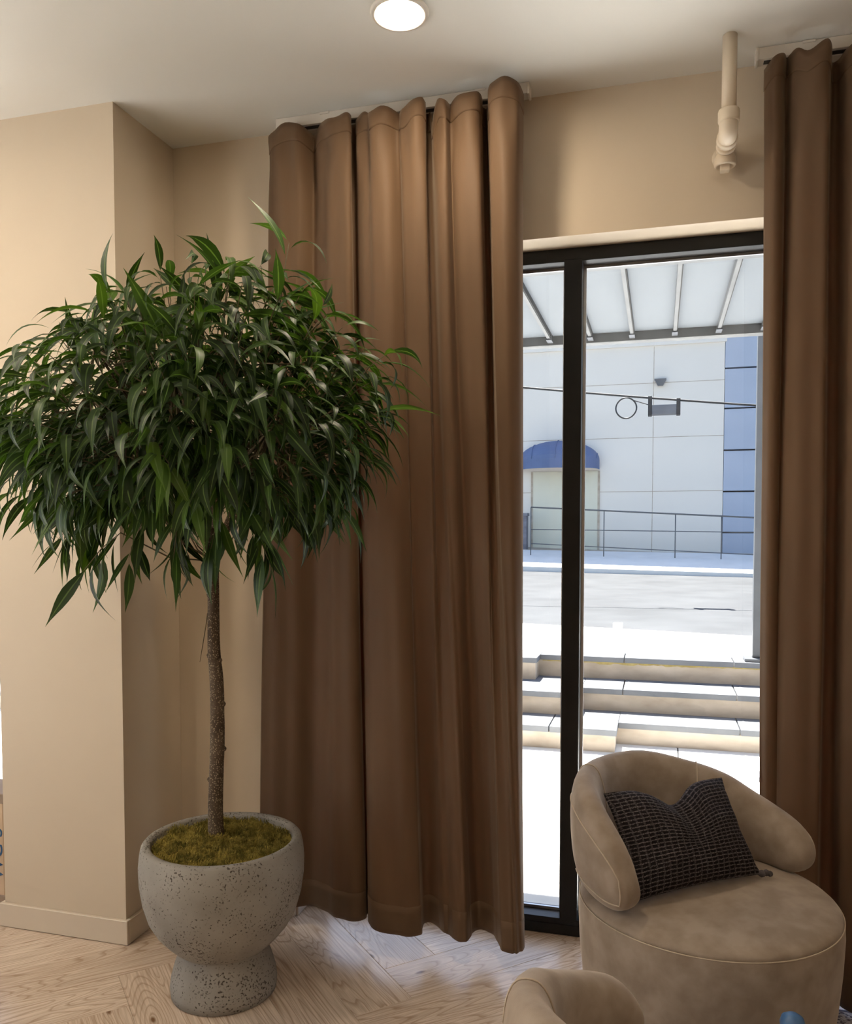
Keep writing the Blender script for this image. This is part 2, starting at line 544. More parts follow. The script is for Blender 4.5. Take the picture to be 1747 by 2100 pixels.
def boxes(name, m, lst, parent=None):
    v, f = [], []
    for b in lst:
        bv, bf = boxdata(*b)
        n = len(v)
        v += bv
        f += [tuple(i + n for i in q) for q in bf]
    return newobj(name, pyd(name, v, f), m, parent)

def prism(name, m, pts, z0, z1, parent=None):
    """polygon pts: (x, y) or (x, y, ztop, zbottom)"""
    n = len(pts)
    v = [(p[0], p[1], p[3] if len(p) > 2 else z0) for p in pts] + [(p[0], p[1], p[2] if len(p) > 2 else z1) for p in pts]
    f = [tuple(range(n - 1, -1, -1)), tuple(range(n, 2 * n))]
    f += [(i, (i + 1) % n, n + (i + 1) % n, n + i) for i in range(n)]
    return newobj(name, pyd(name, v, f), m, parent)

def lathe(name, m, prof, parent=None, n=48, smooth=True, close=False):
    v, f = [], []
    for r, z in prof:
        for i in range(n):
            a = 2 * pi * i / n
            v.append((r * cos(a), r * sin(a), z))
    k = len(prof)
    for j in range(k - 1):
        for i in range(n):
            a, b = j * n + i, j * n + (i + 1) % n
            f.append((a, b, b + n, a + n))
    if close:
        for i in range(n):
            a, b = (k - 1) * n + i, (k - 1) * n + (i + 1) % n
            f.append((a, b, (i + 1) % n, i))
    else:
        f.append(tuple(range(n - 1, -1, -1)))
        f.append(tuple((k - 1) * n + i for i in range(n)))
    return newobj(name, pyd(name, v, f), m, parent, smooth)

def tubedata(pts, rads, n=8, closed=False):
    P = [Vector(p) for p in pts]
    k = len(P)
    if not hasattr(rads, '__len__'):
        rads = [rads] * k
    v, f = [], []
    ref = None
    for i in range(k):
        if closed:
            t = P[(i + 1) % k] - P[i - 1]
        else:
            t = P[min(i + 1, k - 1)] - P[max(i - 1, 0)]
        t.normalize()
        if ref is None:
            ref = Vector((0, 0, 1)) if abs(t.z) < 0.9 else Vector((1, 0, 0))
        u = ref - t * ref.dot(t)
        if u.length < 1e-4:
            u = t.orthogonal()
        u.normalize()
        ref = u
        w = t.cross(u)
        for j in range(n):
            a = 2 * pi * j / n
            v.append(P[i] + (u * cos(a) + w * sin(a)) * rads[i])
    for i in range(k if closed else k - 1):
        for j in range(n):
            a, b = i * n + j, i * n + (j + 1) % n
            c = (i + 1) % k * n
            f.append((a, b, c + (j + 1) % n, c + j))
    if not closed:
        f.append(tuple(range(n - 1, -1, -1)))
        f.append(tuple((k - 1) * n + j for j in range(n)))
    return v, f

def tube(name, m, pts, rads, parent=None, n=8, closed=False):
    v, f = tubedata(pts, rads, n, closed)
    return newobj(name, pyd(name, v, f), m, parent, True)

def lerp(a, b, t):
    return a + (b - a) * t

def interp(tab, x):
    """smooth (monotone cubic) interpolation through a table"""
    if x <= tab[0][0]: return tab[0][1]
    n = len(tab)
    for i in range(n - 1):
        x0, y0 = tab[i]
        x1, y1 = tab[i + 1]
        if x <= x1:
            def slope(k):
                if k <= 0 or k >= n - 1: return 0.0
                d0 = (tab[k][1] - tab[k - 1][1]) / (tab[k][0] - tab[k - 1][0])
                d1 = (tab[k + 1][1] - tab[k][1]) / (tab[k + 1][0] - tab[k][0])
                return 0.0 if d0 * d1 <= 0 else 2 * d0 * d1 / (d0 + d1)
            h = x1 - x0
            t = (x - x0) / h
            m0, m1 = slope(i) * h, slope(i + 1) * h
            return (2*t**3 - 3*t*t + 1) * y0 + (t**3 - 2*t*t + t) * m0 + (3*t*t - 2*t**3) * y1 + (t**3 - t*t) * m1
    return tab[-1][1]

# ------------------------------------------------------------------ the setting
YW, YF, YO = 2.905, 3.03, 3.20       # wall face, window frame face, outer wall face
CH = 2.99                            # ceiling height
HEAD = 2.51                          # window head
RX0, RX1, RY0 = -5.0, 3.0, -4.5

def st(o):
    o['kind'] = 'structure'
    return o

st(boxes('wall_back', 'wall', [
    (RX0 - .15, -4.3, YW, YO, 0, CH), (-2.55, -1.35, YW, YO, 0, CH),
    (-4.3, -2.55, YW, YO, HEAD, CH), (-1.35, 1.60, YW, YO, HEAD, CH), (1.60, RX1 + .15, YW, YO, 0, CH)]))
st(boxes('wall_left', 'wall', [(RX0 - .15, RX0, RY0, -3.2, 0, CH), (RX0 - .15, RX0, 2.2, YW, 0, CH), (RX0 - .15, RX0, -3.2, 2.2, HEAD, CH)]))
st(box('wall_right', 'wall', RX1, RX1 + .15, RY0, YW, 0, CH))
st(box('wall_front', 'wall', RX0 - .15, RX1 + .15, RY0 - .15, RY0, 0, CH))
st(box('wall_pillar', 'wall', -2.378, -1.846, 2.535, YW - 0.0005, 0, CH))
st(box('ceiling', 'ceiling', RX0 - .15, RX1 + .15, RY0 - .15, YO, CH, CH + .15))

# baseboards
def bboard(name, segs):
    r = st(empty(name))
    for (x0, x1, y0, y1) in segs:
        box('board', 'trim', x0, x1, y0, y1, 0.002, 0.09, r, 0.002, 1)
    return r
bboard('baseboard_pillar', [(-2.393, -1.831, 2.520, 2.535), (-1.846, -1.831, 2.535, 2.89), (-2.393, -2.378, 2.535, 2.89)])
bboard('baseboard_back', [(-1.846, -1.345, 2.89, 2.905), (-1.349, -1.336, 2.905, 3.02)])
bboard('baseboard_left', [(RX0, RX0 + .015, RY0, YW)])

# floor: slab plus herringbone boards, every board its own piece
floor = st(box('floor', 'brownwood', RX0 - .15, RX1 + .15, RY0 - .15, YF + 0.005, -0.2, -0.012))
PW, PN = 0.20, 6
P0, Q0 = 1.2266, 2.284
c45 = sqrt(0.5)

def clip(poly, rect):
    x0, x1, y0, y1 = rect
    def cut(ps, ins, inter):
        out = []
        for i in range(len(ps)):
            a, b = ps[i - 1], ps[i]
            ia, ib = ins(a), ins(b)
            if ib:
                if not ia: out.append(inter(a, b))
                out.append(b)
            elif ia: out.append(inter(a, b))
        return out
    def ix(X): return lambda a, b: (X, a[1] + (b[1] - a[1]) * (X - a[0]) / (b[0] - a[0]))
    def iy(Y): return lambda a, b: (a[0] + (b[0] - a[0]) * (Y - a[1]) / (b[1] - a[1]), Y)
    for ins, it in ((lambda p: p[0] >= x0, ix(x0)), (lambda p: p[0] <= x1, ix(x1)), (lambda p: p[1] >= y0, iy(y0)), (lambda p: p[1] <= y1, iy(y1))):
        poly = cut(poly, ins, it)
        if not poly: return []
    return poly

def board_mesh(poly):
    """chamfered board, top at z = 0, poly in local coordinates, counter-clockwise"""
    n = len(poly)
    cx = sum(p[0] for p in poly) / n
    cy = sum(p[1] for p in poly) / n
    def off(d):
        return [(p[0] + (d if p[0] < cx else -d) * (abs(p[0] - cx) > 1e-6), p[1] + (d if p[1] < cy else -d) * (abs(p[1] - cy) > 1e-6)) for p in poly]
    a, b = off(0.0003), off(0.0013)
    v = [(x, y, -0.012) for x, y in a] + [(x, y, -0.0011) for x, y in a] + [(x, y, 0) for x, y in b]
    f = [tuple(range(2 * n, 3 * n))]
    for k in (0, 1):
        for i in range(n):
            j = (i + 1) % n
            f.append((k * n + i, k * n + j, (k + 1) * n + j, (k + 1) * n + i))
    return pyd('board', v, f)

LB = PW * PN
full = [(-LB / 2, -PW / 2), (LB / 2, -PW / 2), (LB / 2, PW / 2), (-LB / 2, PW / 2)]
full_me = board_mesh(full)
full_me.materials.append(M['wood'])
rect = (RX0, RX1, RY0, YF + 0.004)
cells = []
for j in range(-9, 10):
    for i in range(-45, 46):
        cells.append((P0 + (i + 2 * PN * j + PN / 2) * PW, Q0 + (i + 0.5) * PW, 45))
        cells.append((P0 + (i + PN + 2 * PN * j + 0.5) * PW, Q0 + (i - PN / 2 + 1) * PW, 135))
far_polys = []
for (p, q, ang) in cells:
    cx, cy = (p - q) * c45, (p + q) * c45
    if not (RX0 - 1 < cx < RX1 + 1 and RY0 - 1 < cy < YF + 1): continue
    ca, sa = cos(radians(ang)), sin(radians(ang))
    wp = [(cx + x * ca - y * sa, cy + x * sa + y * ca) for x, y in full]
    inside = all(rect[0] <= x <= rect[1] and rect[2] <= y <= rect[3] for x, y in wp)
    if inside:
        me = full_me
    else:
        cp = clip(wp, rect)
        if len(cp) < 3: continue
        area = abs(sum(cp[k - 1][0] * cp[k][1] - cp[k][0] * cp[k - 1][1] for k in range(len(cp)))) / 2
        if area < 0.0015: continue
        me = board_mesh([((x - cx) * ca + (y - cy) * sa, -(x - cx) * sa + (y - cy) * ca) for x, y in cp])
        me.materials.append(M['wood'])
    if math.hypot(cx + 0.6, cy - 1.9) > 3.6:
        far_polys.append((me, cx, cy, ca, sa))
        continue
    o = bpy.data.objects.new('plank', me)
    COL.objects.link(o)
    o.location = (cx, cy, 0)
    o.rotation_euler = (0, 0, radians(ang))
    o.parent = floor
fv, ff = [], []
for me, cx, cy, ca, sa in far_polys:
    n = len(fv)
    fv += [(cx + v.co.x * ca - v.co.y * sa, cy + v.co.x * sa + v.co.y * ca, v.co.z) for v in me.vertices]
    ff += [tuple(i + n for i in p.vertices) for p in me.polygons]
tag(newobj('distant_planks', pyd('distant_planks', fv, ff), 'wood', floor), kind='stuff')

# windows
def window(name, x0, x1, mulls):
    w = st(empty(name, (0, 0, 0)))
    d0, d1 = YF, 3.135
    box('head', 'black', x0, x1, d0, d1, 2.463, HEAD, w, 0.0015, 1)
    box('sill', 'black', x0, x1, d0, d1, 0.0, 0.062, w, 0.0015, 1)
    box('sill_cover', 'black', x0, x1, d0 - 0.004, d0, 0.004, 0.040, w)
    box('jamb', 'black', x0, x0 + .05, d0, d1, 0.062, 2.463, w)
    box('jamb', 'black', x1 - .05, x1, d0, d1, 0.062, 2.463, w)
    xs = [x0 + .05] + mulls + [x1 - .05]
    for m in mulls:
        box('mullion', 'black', m - .0315, m + .0315, d0 - 0.003, d1, 0.055, 2.47, w, 0.0015, 1)
    for i in range(len(xs) - 1):
        a = xs[i] + (0 if i == 0 else .0315)
        b = xs[i + 1] - (0 if i == len(xs) - 2 else .0315)
        g = 0.010
        for (bx0, bx1, bz0, bz1) in ((a, b, .062, .062 + g), (a, b, 2.463 - g, 2.463), (a, a + g, .072, 2.453), (b - g, b, .072, 2.453)):
            box('glazing_bead', 'alu', bx0, bx1, 3.096, 3.106, bz0, bz1, w)
        for (bx0, bx1, bz0, bz1) in ((a, b, .062, .068), (a, b, 2.457, 2.463), (a, a + .006, .068, 2.457), (b - .006, b, .068, 2.457)):
            box('gasket', 'rubber', bx0, bx1, 3.106, 3.109, bz0, bz1, w)
        box('pane', 'glass', a, b, 3.109, 3.115, .062, 2.463, w)
    return w
window('window_1', -1.35, 1.60, [-0.3075, 0.85])
window('window_2', -4.3, -2.55, [-3.4])
w3 = st(empty('fill_window_left'))  # unseen window, added in the left wall to brighten the room with daylight
for y0, y1 in ((-3.2, -3.13), (-1.45, -1.38), (.37, .44), (2.13, 2.2)):
    box('mullion', 'black', RX0 - .12, RX0 - .02, y0, y1, .06, 2.46, w3)
box('head', 'black', RX0 - .12, RX0 - .02, -3.2, 2.2, 2.46, HEAD, w3)
box('sill', 'black', RX0 - .12, RX0 - .02, -3.2, 2.2, 0, .06, w3)
for y0, y1 in ((-3.13, -1.45), (-1.38, .37), (.44, 2.13)):
    box('pane', 'glass', RX0 - .075, RX0 - .069, y0, y1, .06, 2.46, w3)

# ------------------------------------------------------------------ outside
st(box('bounce_pavement', 'pave', -14, RX0 - .16, -12, YO - .07, -.3, -.01))  # unseen ground, added to bounce sunlight in through the left-wall window
ground = st(box('patio_bed', 'pave', -9, 9, YO - .06, 6.9, -0.35, -0.055))
patio = st(empty('patio'))
ys = [YO - 0.17, 4.165, 5.2, 6.3]
k = 0
for i in range(3):
    for x in range(-7, 8):
        a = x * 1.22 + (-0.42 if i % 2 else 0.14)
        box('slab', 'pave', a + .004, a + 1.216, ys[i] + (.004 if i else 0), ys[i + 1] - .004, -0.055, 0.0, patio, 0.003, 1)

def step_tier(label, yl, yr, xs, z0, z1, jl, jr, depthback, lichen=False):
    """low planter-like wall: left block stands forward of the right one"""
    t = empty('retaining_step', (0, 0, z0))
    zc = z1 - z0
    cap = 0.042
    xl, xr = -7.0, 7.0
    box('wall_block', 'stucco', xl, xs - .012, yl + .015, depthback, 0, zc - cap, t)
    box('wall_block', 'stucco', xs - .012, xr, yr + .015, depthback, 0, zc - cap, t)
    cut = [xl] + jl + [xs]
    for a, b in zip(cut, cut[1:]):
        box('cap_stone', 'cap', a + .004, b - (.004 if b != xs else 0), yl, depthback, zc - cap, zc, t, 0.005, 2)
    cut = [xs] + jr + [xr]
    for a, b in zip(cut, cut[1:]):
        box('cap_stone', 'cap', a + (.004 if a != xs else .002), b - .004, yr, depthback, zc - cap, zc, t, 0.005, 2)
    if lichen:
        v, f = [], []
        rnd = random.Random(4)
        x = xs + .02
        pts = []
        while x < 3.2:
            pts.append((x, zc - cap - 0.006 - 0.018 * rnd.random() * max(0.25, 1 - abs(x + .3) / 1.5)))
            x += 0.03
        for x, z in pts:
            v += [(x, yr + .008, z), (x, yr + .008, zc - cap + .001), (x, yr + .016, z), (x, yr + .016, zc - cap + .001)]
        for i in range(len(pts) - 1):
            a = i * 4
            f += [(a, a + 4, a + 5, a + 1), (a + 2, a + 3, a + 7, a + 6), (a, a + 2, a + 6, a + 4), (a + 1, a + 5, a + 7, a + 3)]
        tag(newobj('lichen', pyd('lichen', v, f), 'lichen', t), 'yellow lichen under the cap stones')
    tag(t, label, 'step', 'stone steps of the terrace')
    return t
rep = lambda a, d, n: [a + d * i for i in range(n)]
step_tier('lowest pale stone terrace step, nearest the window', 5.655, 5.90, -0.262, 0, .155, sorted(rep(-.717, -.82, 7)), rep(.543, .80, 7), 6.27)
step_tier('middle pale stone terrace step between the lowest and the topmost one', 6.026, 6.256, -0.551, .155, .3225, sorted(rep(-1.3, -.82, 7)), rep(-.247, .797, 9), 6.70)
step_tier('topmost stone terrace step with yellow lichen under its cap stones', 6.477, 6.673, -0.92, .3225, .4975, sorted(rep(-1.15, -.82, 7)), rep(-.255, .816, 9), 6.92, True)
st(prism('terrace_fill', 'pave', [(-7, 6.05), (7, 6.05), (7, 6.9), (-7, 6.9)], 0.0, 0.10))
for o in [bpy.data.objects['terrace_fill']]:
    o.location.z = -0.2

# pavements and street run about 12 degrees off the shopfront
def yl(x, y0, s=-0.2145): return y0 + s * (x)
st(prism('sidewalk_near', 'pave', [(-16, 6.92), (16, 6.92), (16, yl(16, 8.405 + 1.2) + 2.2, .4975, .1), (-16, yl(-16, 8.405))], .1, .4975))
def strip(name, m, ya, za, yb, zb, dz=.3, s=-.2145, x0=-40, x1=40):
    p = [(x0, yl(x0, ya, s), za, za - dz), (x1, yl(x1, ya, s), za, za - dz), (x1, yl(x1, yb, s), zb, zb - dz), (x0, yl(x0, yb, s), zb, zb - dz)]
    return st(prism(name, m, p, 0, 1))
for o in [bpy.data.objects['sidewalk_near']]:
    me = o.data
    # plain four-sided slab whose street side follows the kerb
    c = [(-16, 6.92), (16, 6.92), (16, yl(16, 8.405)), (-16, yl(-16, 8.405))]
    c[1] = (6.5, 6.92); c[2] = (6.5, yl(6.5, 8.405))
    for i, p in enumerate(c):
        me.vertices[i].co = (p[0], p[1], .1)
        me.vertices[i + 4].co = (p[0], p[1], .4975)
strip('kerb_near', 'pave', 8.41, .50, 8.56, .50, .4, x0=-16, x1=6.5)
def far_strip(name, m, ya, za, sa, yb, zb, sb, dz=.4, x0=-14, x1=12):
    """street strip that falls towards the right (za + sa * x along its near edge)"""
    p = [(x0, ya, za + sa * x0, za + sa * x0 - dz), (x1, ya, za + sa * x1, za + sa * x1 - dz), (x1, yb, zb + sb * x1, zb + sb * x1 - dz), (x0, yb, zb + sb * x0, zb + sb * x0 - dz)]
    return st(prism(name, m, p, 0, 1))
st(prism('road', 'road', [(-14, yl(-14, 8.57), .385, .1), (6.5, yl(6.5, 8.57), .385, .1), (6.5, 20.495, .355, .1), (-14, 20.495, .642, .1)], 0, 1))
far_strip('kerb_far', 'pave', 20.5, .549, -.0198, 20.66, .56, -.0198)
far_strip('sidewalk_far', 'pave', 20.665, .56, -.0198, 23.0, .925, -.0127)
far_strip('verge_far', 'stucco', 23.005, .935, -.0127, 24.3, .985, -.0333)
pm = [(-.54, 10.576), (-.493, 9.465), (-.385, 9.448), (-.428, 10.607)]
tag(prism('road_marking', 'paint', [(x, y, .3855 - .055 * 0 + .004 - (y - 8.565) * .0047, .36) for x, y in pm], 0, 1), 'short white painted line on the grey road', 'marking')

# far building
b = empty('far_building', (0, 24, 0))
box('main_wall', 'bld', -30, 1.654, 0, 8, .3, 6.62, b)
box('parapet', 'bld', -30, 1.70, -.06, 8, 6.62, 6.72, b)
for z in (5.6, 4.1, 2.6):
    box('render_joint', 'stucco', -30, 1.655, -.004, 0, z - .008, z + .008, b)
for x in (-0.2, -5.2):
    box('render_joint', 'stucco', x - .008, x + .008, -.004, 0, .3, 6.6, b)
zs = [-.2, 1.4535, 2.57, 3.69, 4.82, 5.90, 7.0, 8.1]
for j in range(5):
    xa = 1.665 + j * 1.25
    for a, c in zip(zs, zs[1:]):
        box('panel', 'bldblue', xa, xa + 1.235, -.02, .3, a + .022, c - .022, b)
box('panel_backing', 'darkgrey', 1.664, 8.0, .25, 8, -.2, 8.1, b)
box('door_surround', 'stucco', -3.60, -3.54, -.03, 0, .8, 3.2, b)
box('door_surround', 'stucco', -1.70, -1.64, -.03, 0, .8, 3.2, b)
box('door_panel', 'doorcream', -3.54, -1.70, -.02, 0, .8, 3.2, b)
tag(b, 'cream rendered building across the street with blue-grey panelled end', 'building')

# dome awning above the door
aw = empty('dome_awning', (-2.795, 24, 3.24))
v, f = [], []
NA, NB = 20, 8
hw, hh, dp = 1.14, .56, 1.0
for j in range(NB + 1):
    ph = (pi / 2) * j / NB
    for i in range(NA + 1):
        th = pi * i / NA
        v.append((-hw * cos(th), -.02 - dp * cos(ph) * sin(th) ** .8 if 0 < i < NA else -.02 - .0 * cos(ph), .27 + hh * sin(th) * sin(ph)))
for j in range(NB):
    for i in range(NA):
        a = j * (NA + 1) + i
        f.append((a, a + 1, a + NA + 2, a + NA + 1))
newobj('canvas', pyd('canvas', v, f), 'awning', aw, False)
v, f = [], []
for i in range(NA + 1):
    th = pi * i / NA
    x, y = -hw * cos(th), -.02 - (dp * sin(th) ** .8 if 0 < i < NA else 0)
    v += [(x, y, .27), (x, y, 0), (x * .99, y + .01, .27), (x * .99, y + .01, 0)]
for i in range(NA):
    a = i * 4
    f += [(a, a + 4, a + 5, a + 1), (a + 2, a + 3, a + 7, a + 6), (a + 1, a + 5, a + 7, a + 3)]
newobj('valance', pyd('valance', v, f), 'awning', aw, False)
for i in range(2, NA - 1, 4):
    th = pi * i / NA
    pts = [(-hw * cos(th), -.03 - dp * cos(pi / 2 * j / 8) * sin(th) ** .8, .275 + hh * sin(th) * sin(pi / 2 * j / 8)) for j in range(9)]
    tube('rib', 'awning', pts, .012, aw, 6)
tag(aw, 'blue half-dome canvas awning over the door across the street', 'awning')

lp = empty('wall_lamp', (-.024, 24, 5.5))
box('arm', 'darkgrey', -.03, .03, -.12, 0, .1, .16, lp)
v = [(-.16, -.26, .17), (.16, -.26, .17), (.16, 0, .17), (-.16, 0, .17), (-.07, -.2, 0), (.07, -.2, 0), (.07, -.05, 0), (-.07, -.05, 0)]
newobj('shade', pyd('shade', v, [(0, 1, 2, 3), (7, 6, 5, 4), (0, 4, 5, 1), (1, 5, 6, 2), (2, 6, 7, 3), (3, 7, 4, 0)]), 'darkgrey', lp)
tag(lp, 'small dark lamp fixed high on the cream building', 'lamp')

pr = empty('stone_pier', (-3.78, 23.4, .8))
box('shaft', 'pier', -.17, .17, -.17, .17, 0, 1.12, pr, .01)
box('cap', 'pier', -.2, .2, -.2, .2, 1.12, 1.2, pr, .01)
tag(pr, 'dark grey stone pier at the left end of the far railing', 'pier')

rl = empty('street_railing', (0, 22, 0))
def zr(x, zl): return zl - .052 * (x + 2)
for nm, zl, zdn in (('top_rail', 2.056, .054), ('middle_rail', 1.52, .014), ('bottom_rail', 1.10, .046)):
    pts = [(x, 0, zl - zdn * (x + 2)) for x in (-3.3, -1, 1.5, 4.5, 8)]
    tube(nm, 'post', pts, .020 if nm == 'top_rail' else .012, rl, 6)
for x in (-3.3, -1.39, .39, 1.5, 3.4, 5.5, 8):
    tube('post', 'post', [(x, 0, .55), (x, 0, 2.056 - .054 * (x + 2))], .013, rl, 6)
tag(rl, 'thin grey metal railing along the far pavement', 'railing')

# overhead cable with coil and splice case
cb = empty('overhead_cable', (0, 14, 0))
def zc(x): return 3.79 - .122 * (x + 1.29) + .0035 * (x + .3) ** 2
tube('cable', 'rubber', [(x * .5, 0, zc(x * .5)) for x in range(-13, 20)], .017, cb, 6)
tube('coil', 'rubber', [(-.546 + .165 * cos(a), -.03 + .02 * sin(3 * a), 3.50 + .165 * sin(a)) for a in [2 * pi * i / 32 for i in range(32)]], .012, cb, 6, True)
tube('coil_tail', 'rubber', [(-.43, -.02, 3.62), (-.25, -.02, 3.56), (-.12, 0, 3.52)], .008, cb, 5)
sp = box('splice_case', 'darkgrey', -.20, .30, -.07, .07, 3.37, 3.53, cb, .02)
for x in (-.17, .27):
    box('clamp', 'rubber', x - .03, x + .03, -.085, .085, 3.36, zc(x) + .02, cb, .005, 1)
tag(cb, 'black overhead cable with a coil and a splice case across the street', 'cable')
for x, lb in ((-6.68, 'timber utility pole holding the left end of the overhead cable'), (9.68, 'timber utility pole holding the right end of the overhead cable')):
    up = empty('utility_pole', (x, 14, .3))
    lathe('shaft', 'pole', [(.14, 0), (.13, 2), (.11, 6.5), (.10, 6.6)], up, 16)
    box('cross_arm', 'pole', -.06, .06, -.7, .7, 5.8, 5.92, up)
    tag(up, lb, 'pole')

# steel post with base plate on the top terrace step
sp = empty('steel_post', (.741, 6.80, .4975))
box('base_plate', 'post', -.10, .13, -.10, .10, 0, .026, sp, .003, 1)
box('shaft', 'post', -.040, .033, -.035, .035, .026, 4.4, sp, .004, 1)
box('banner', 'banner', .036, .30, -.006, .006, .2, 1.55, sp)
for z in (.2, 1.55):
    box('banner_arm', 'post', .03, .30, -.012, .012, z - .012, z + .012, sp)
tag(sp, 'grey square steel post with base plate and hanging banner outside', 'post')
bx = empty('patio_bollard', (.66, 5.30, 0))
box('base', 'cap', -.07, .07, -.07, .07, 0, .03, bx, .004)
box('block', 'cap', -.055, .055, -.055, .055, .03, .10, bx, .01)
tag(bx, 'small blue-grey block on the sunlit patio beside the right curtain', 'bollard')

# glass canopy above the shopfront
cn = empty('glass_canopy', (0, YO, 2.5))
box('inner_beam', 'galv', -4.6, 2.2, .0, .055, -.012, .07, cn, .003, 1)
box('inner_beam_lip', 'rubber', -4.6, 2.2, .055, .063, -.008, .03, cn)
box('outer_beam', 'galv', -4.6, 2.2, 1.25, 1.31, -.02, .085, cn, .004, 1)
box('gutter', 'galv', -4.6, 2.2, 1.31, 1.37, .0, .06, cn, .004, 1)
xk = [-.568 + .2105 * i for i in range(-19, 14)]
for x in xk:
    rf = box('rafter', 'galv', x - .008, x + .008, .063, 1.25, 0.0, .05, cn)
    box('rafter_shoe', 'darkgrey', x - .014, x + .014, 1.17, 1.25, -.006, .0, rf)
    box('rafter_seal', 'rubber', x + .008, x + .0125, .063, 1.17, .004, .03, rf)
for a, c in zip(xk, xk[1:]):
    box('glass_panel', 'frost', a + .0125, c - .008, .063, 1.25, .03, .042, cn)
tag(cn, 'glass canopy of frosted panels on silver rafters above the window', 'canopy')

# ------------------------------------------------------------------ ceiling fittings
def downlight(x, y, label, group=None):
    d = empty('downlight', (x, y, CH))
    lathe('trim_ring', 'white', [(.066, -.003), (.072, -.010), (.080, -.009), (.085, -.002), (.085, -.0005), (.066, -.0005)], d, 48, True, True)
    lens = lathe('lens', 'lens', [(.066, -.0045), (.066, -.0015)], d, 48, False)
    tag(d, label, 'ceiling light', group)
    return d
downlight(-.737, 2.333, 'round recessed downlight in the ceiling, left of the white pipe')
for i, (x, y) in enumerate(((-2.5, 1.5), (-3.9, 1.3), (-2.4, -.4), (.9, -.6))):  # unseen downlights, added to light the pillar and room from outside the view
    downlight(x, y, 'unseen round ceiling downlight added out of view to light the room', 'added ceiling downlights out of view')

# white pipe with elbow and capped tee
pp = empty('ceiling_pipe', (.187, 2.71, CH))
tube('pipe', 'pipe', [(0, 0, 0), (0, 0, -.235)], .0215, pp, 24)
lathe('coupling', 'pipe', [(.022, -.218), (.030, -.220), (.0315, -.225), (.0315, -.252), (.030, -.256), (.022, -.258)], pp, 32)
pts = [(0, .045 * (1 - cos(a)), -.250 - .030 * sin(a)) for a in [pi / 2 * i / 10 for i in range(11)]]
tube('elbow', 'pipe', pts, .0275, pp, 24)
zr_ = -.280
tube('elbow_collar', 'pipe', [(0, .042, zr_), (0, .045, zr_), (0, .066, zr_), (0, .069, zr_)], [.027, .0315, .0315, .027], pp, 24)
tube('short_pipe', 'pipe', [(0, .07, zr_), (0, .193, zr_)], .0215, pp, 24)
tube('tee_collar', 'pipe', [(0, .090, zr_), (0, .092, zr_), (0, .104, zr_), (0, .106, zr_)], [.026, .030, .030, .026], pp, 24)
tube('tee_body', 'pipe', [(0, .102, zr_), (0, .185, zr_)], .027, pp, 24)
o = lathe('tee_outlet', 'pipe', [(.024, 0), (.030, -.02), (.0335, -.024), (.0335, -.046), (.031, -.050), (.024, -.050), (.022, -.044)], pp, 32)
o.location = (0, .138, zr_)
box('square_plug', 'pipe', -.0145, .0145, .1235, .1525, zr_ - .066, zr_ - .04, pp, .002, 1)
o = lathe('wall_flange', 'pipe', [(.037, 0), (.037, .003), (.032, .007), (.0225, .009)], pp, 32)
o.rotation_euler = (pi / 2, 0, 0)
o.location = (0, .1945, zr_)
tag(pp, 'white painted pipe hanging from the ceiling with elbow and plugged tee', 'pipe')

# ------------------------------------------------------------------ curtains
def track(x0, x1, brackets, label, left_cap):
    t = empty('curtain_track', (0, 2.80, CH))
    box('rail', 'white', x0, x1, 0, .045, -.036, -.0005, t, .001, 1)
    box('channel', 'rubber', x0 + .02, x1 - .02, .012, .030, -.0385, -.0362, t)
    e = x0 if left_cap else x1
    box('end_cap', 'white', e - .004, e + .004, -.001, .046, -.0395, -.0003, t, .001, 1)
    for x in brackets:
        box('bracket', 'white', x - .018, x + .018, -.004, .0, -.008, -.0008, t, .001, 1)
    return tag(t, label, 'curtain track')
track(-1.355, -.437, [-1.165, -.60], 'white ceiling track holding the wide left curtain', False)
track(.274, 1.62, [.42, .9], 'white ceiling track at the right edge holding the right curtain', True)

def catmull(p0, p1, p2, p3, t):
    t2, t3 = t * t, t * t * t
    return tuple(.5 * (2 * b + (c - a) * t + (2 * a - 5 * b + 4 * c - d) * t2 + (3 * b - a - 3 * c + d) * t3) for a, b, c, d in zip(p0, p1, p2, p3))

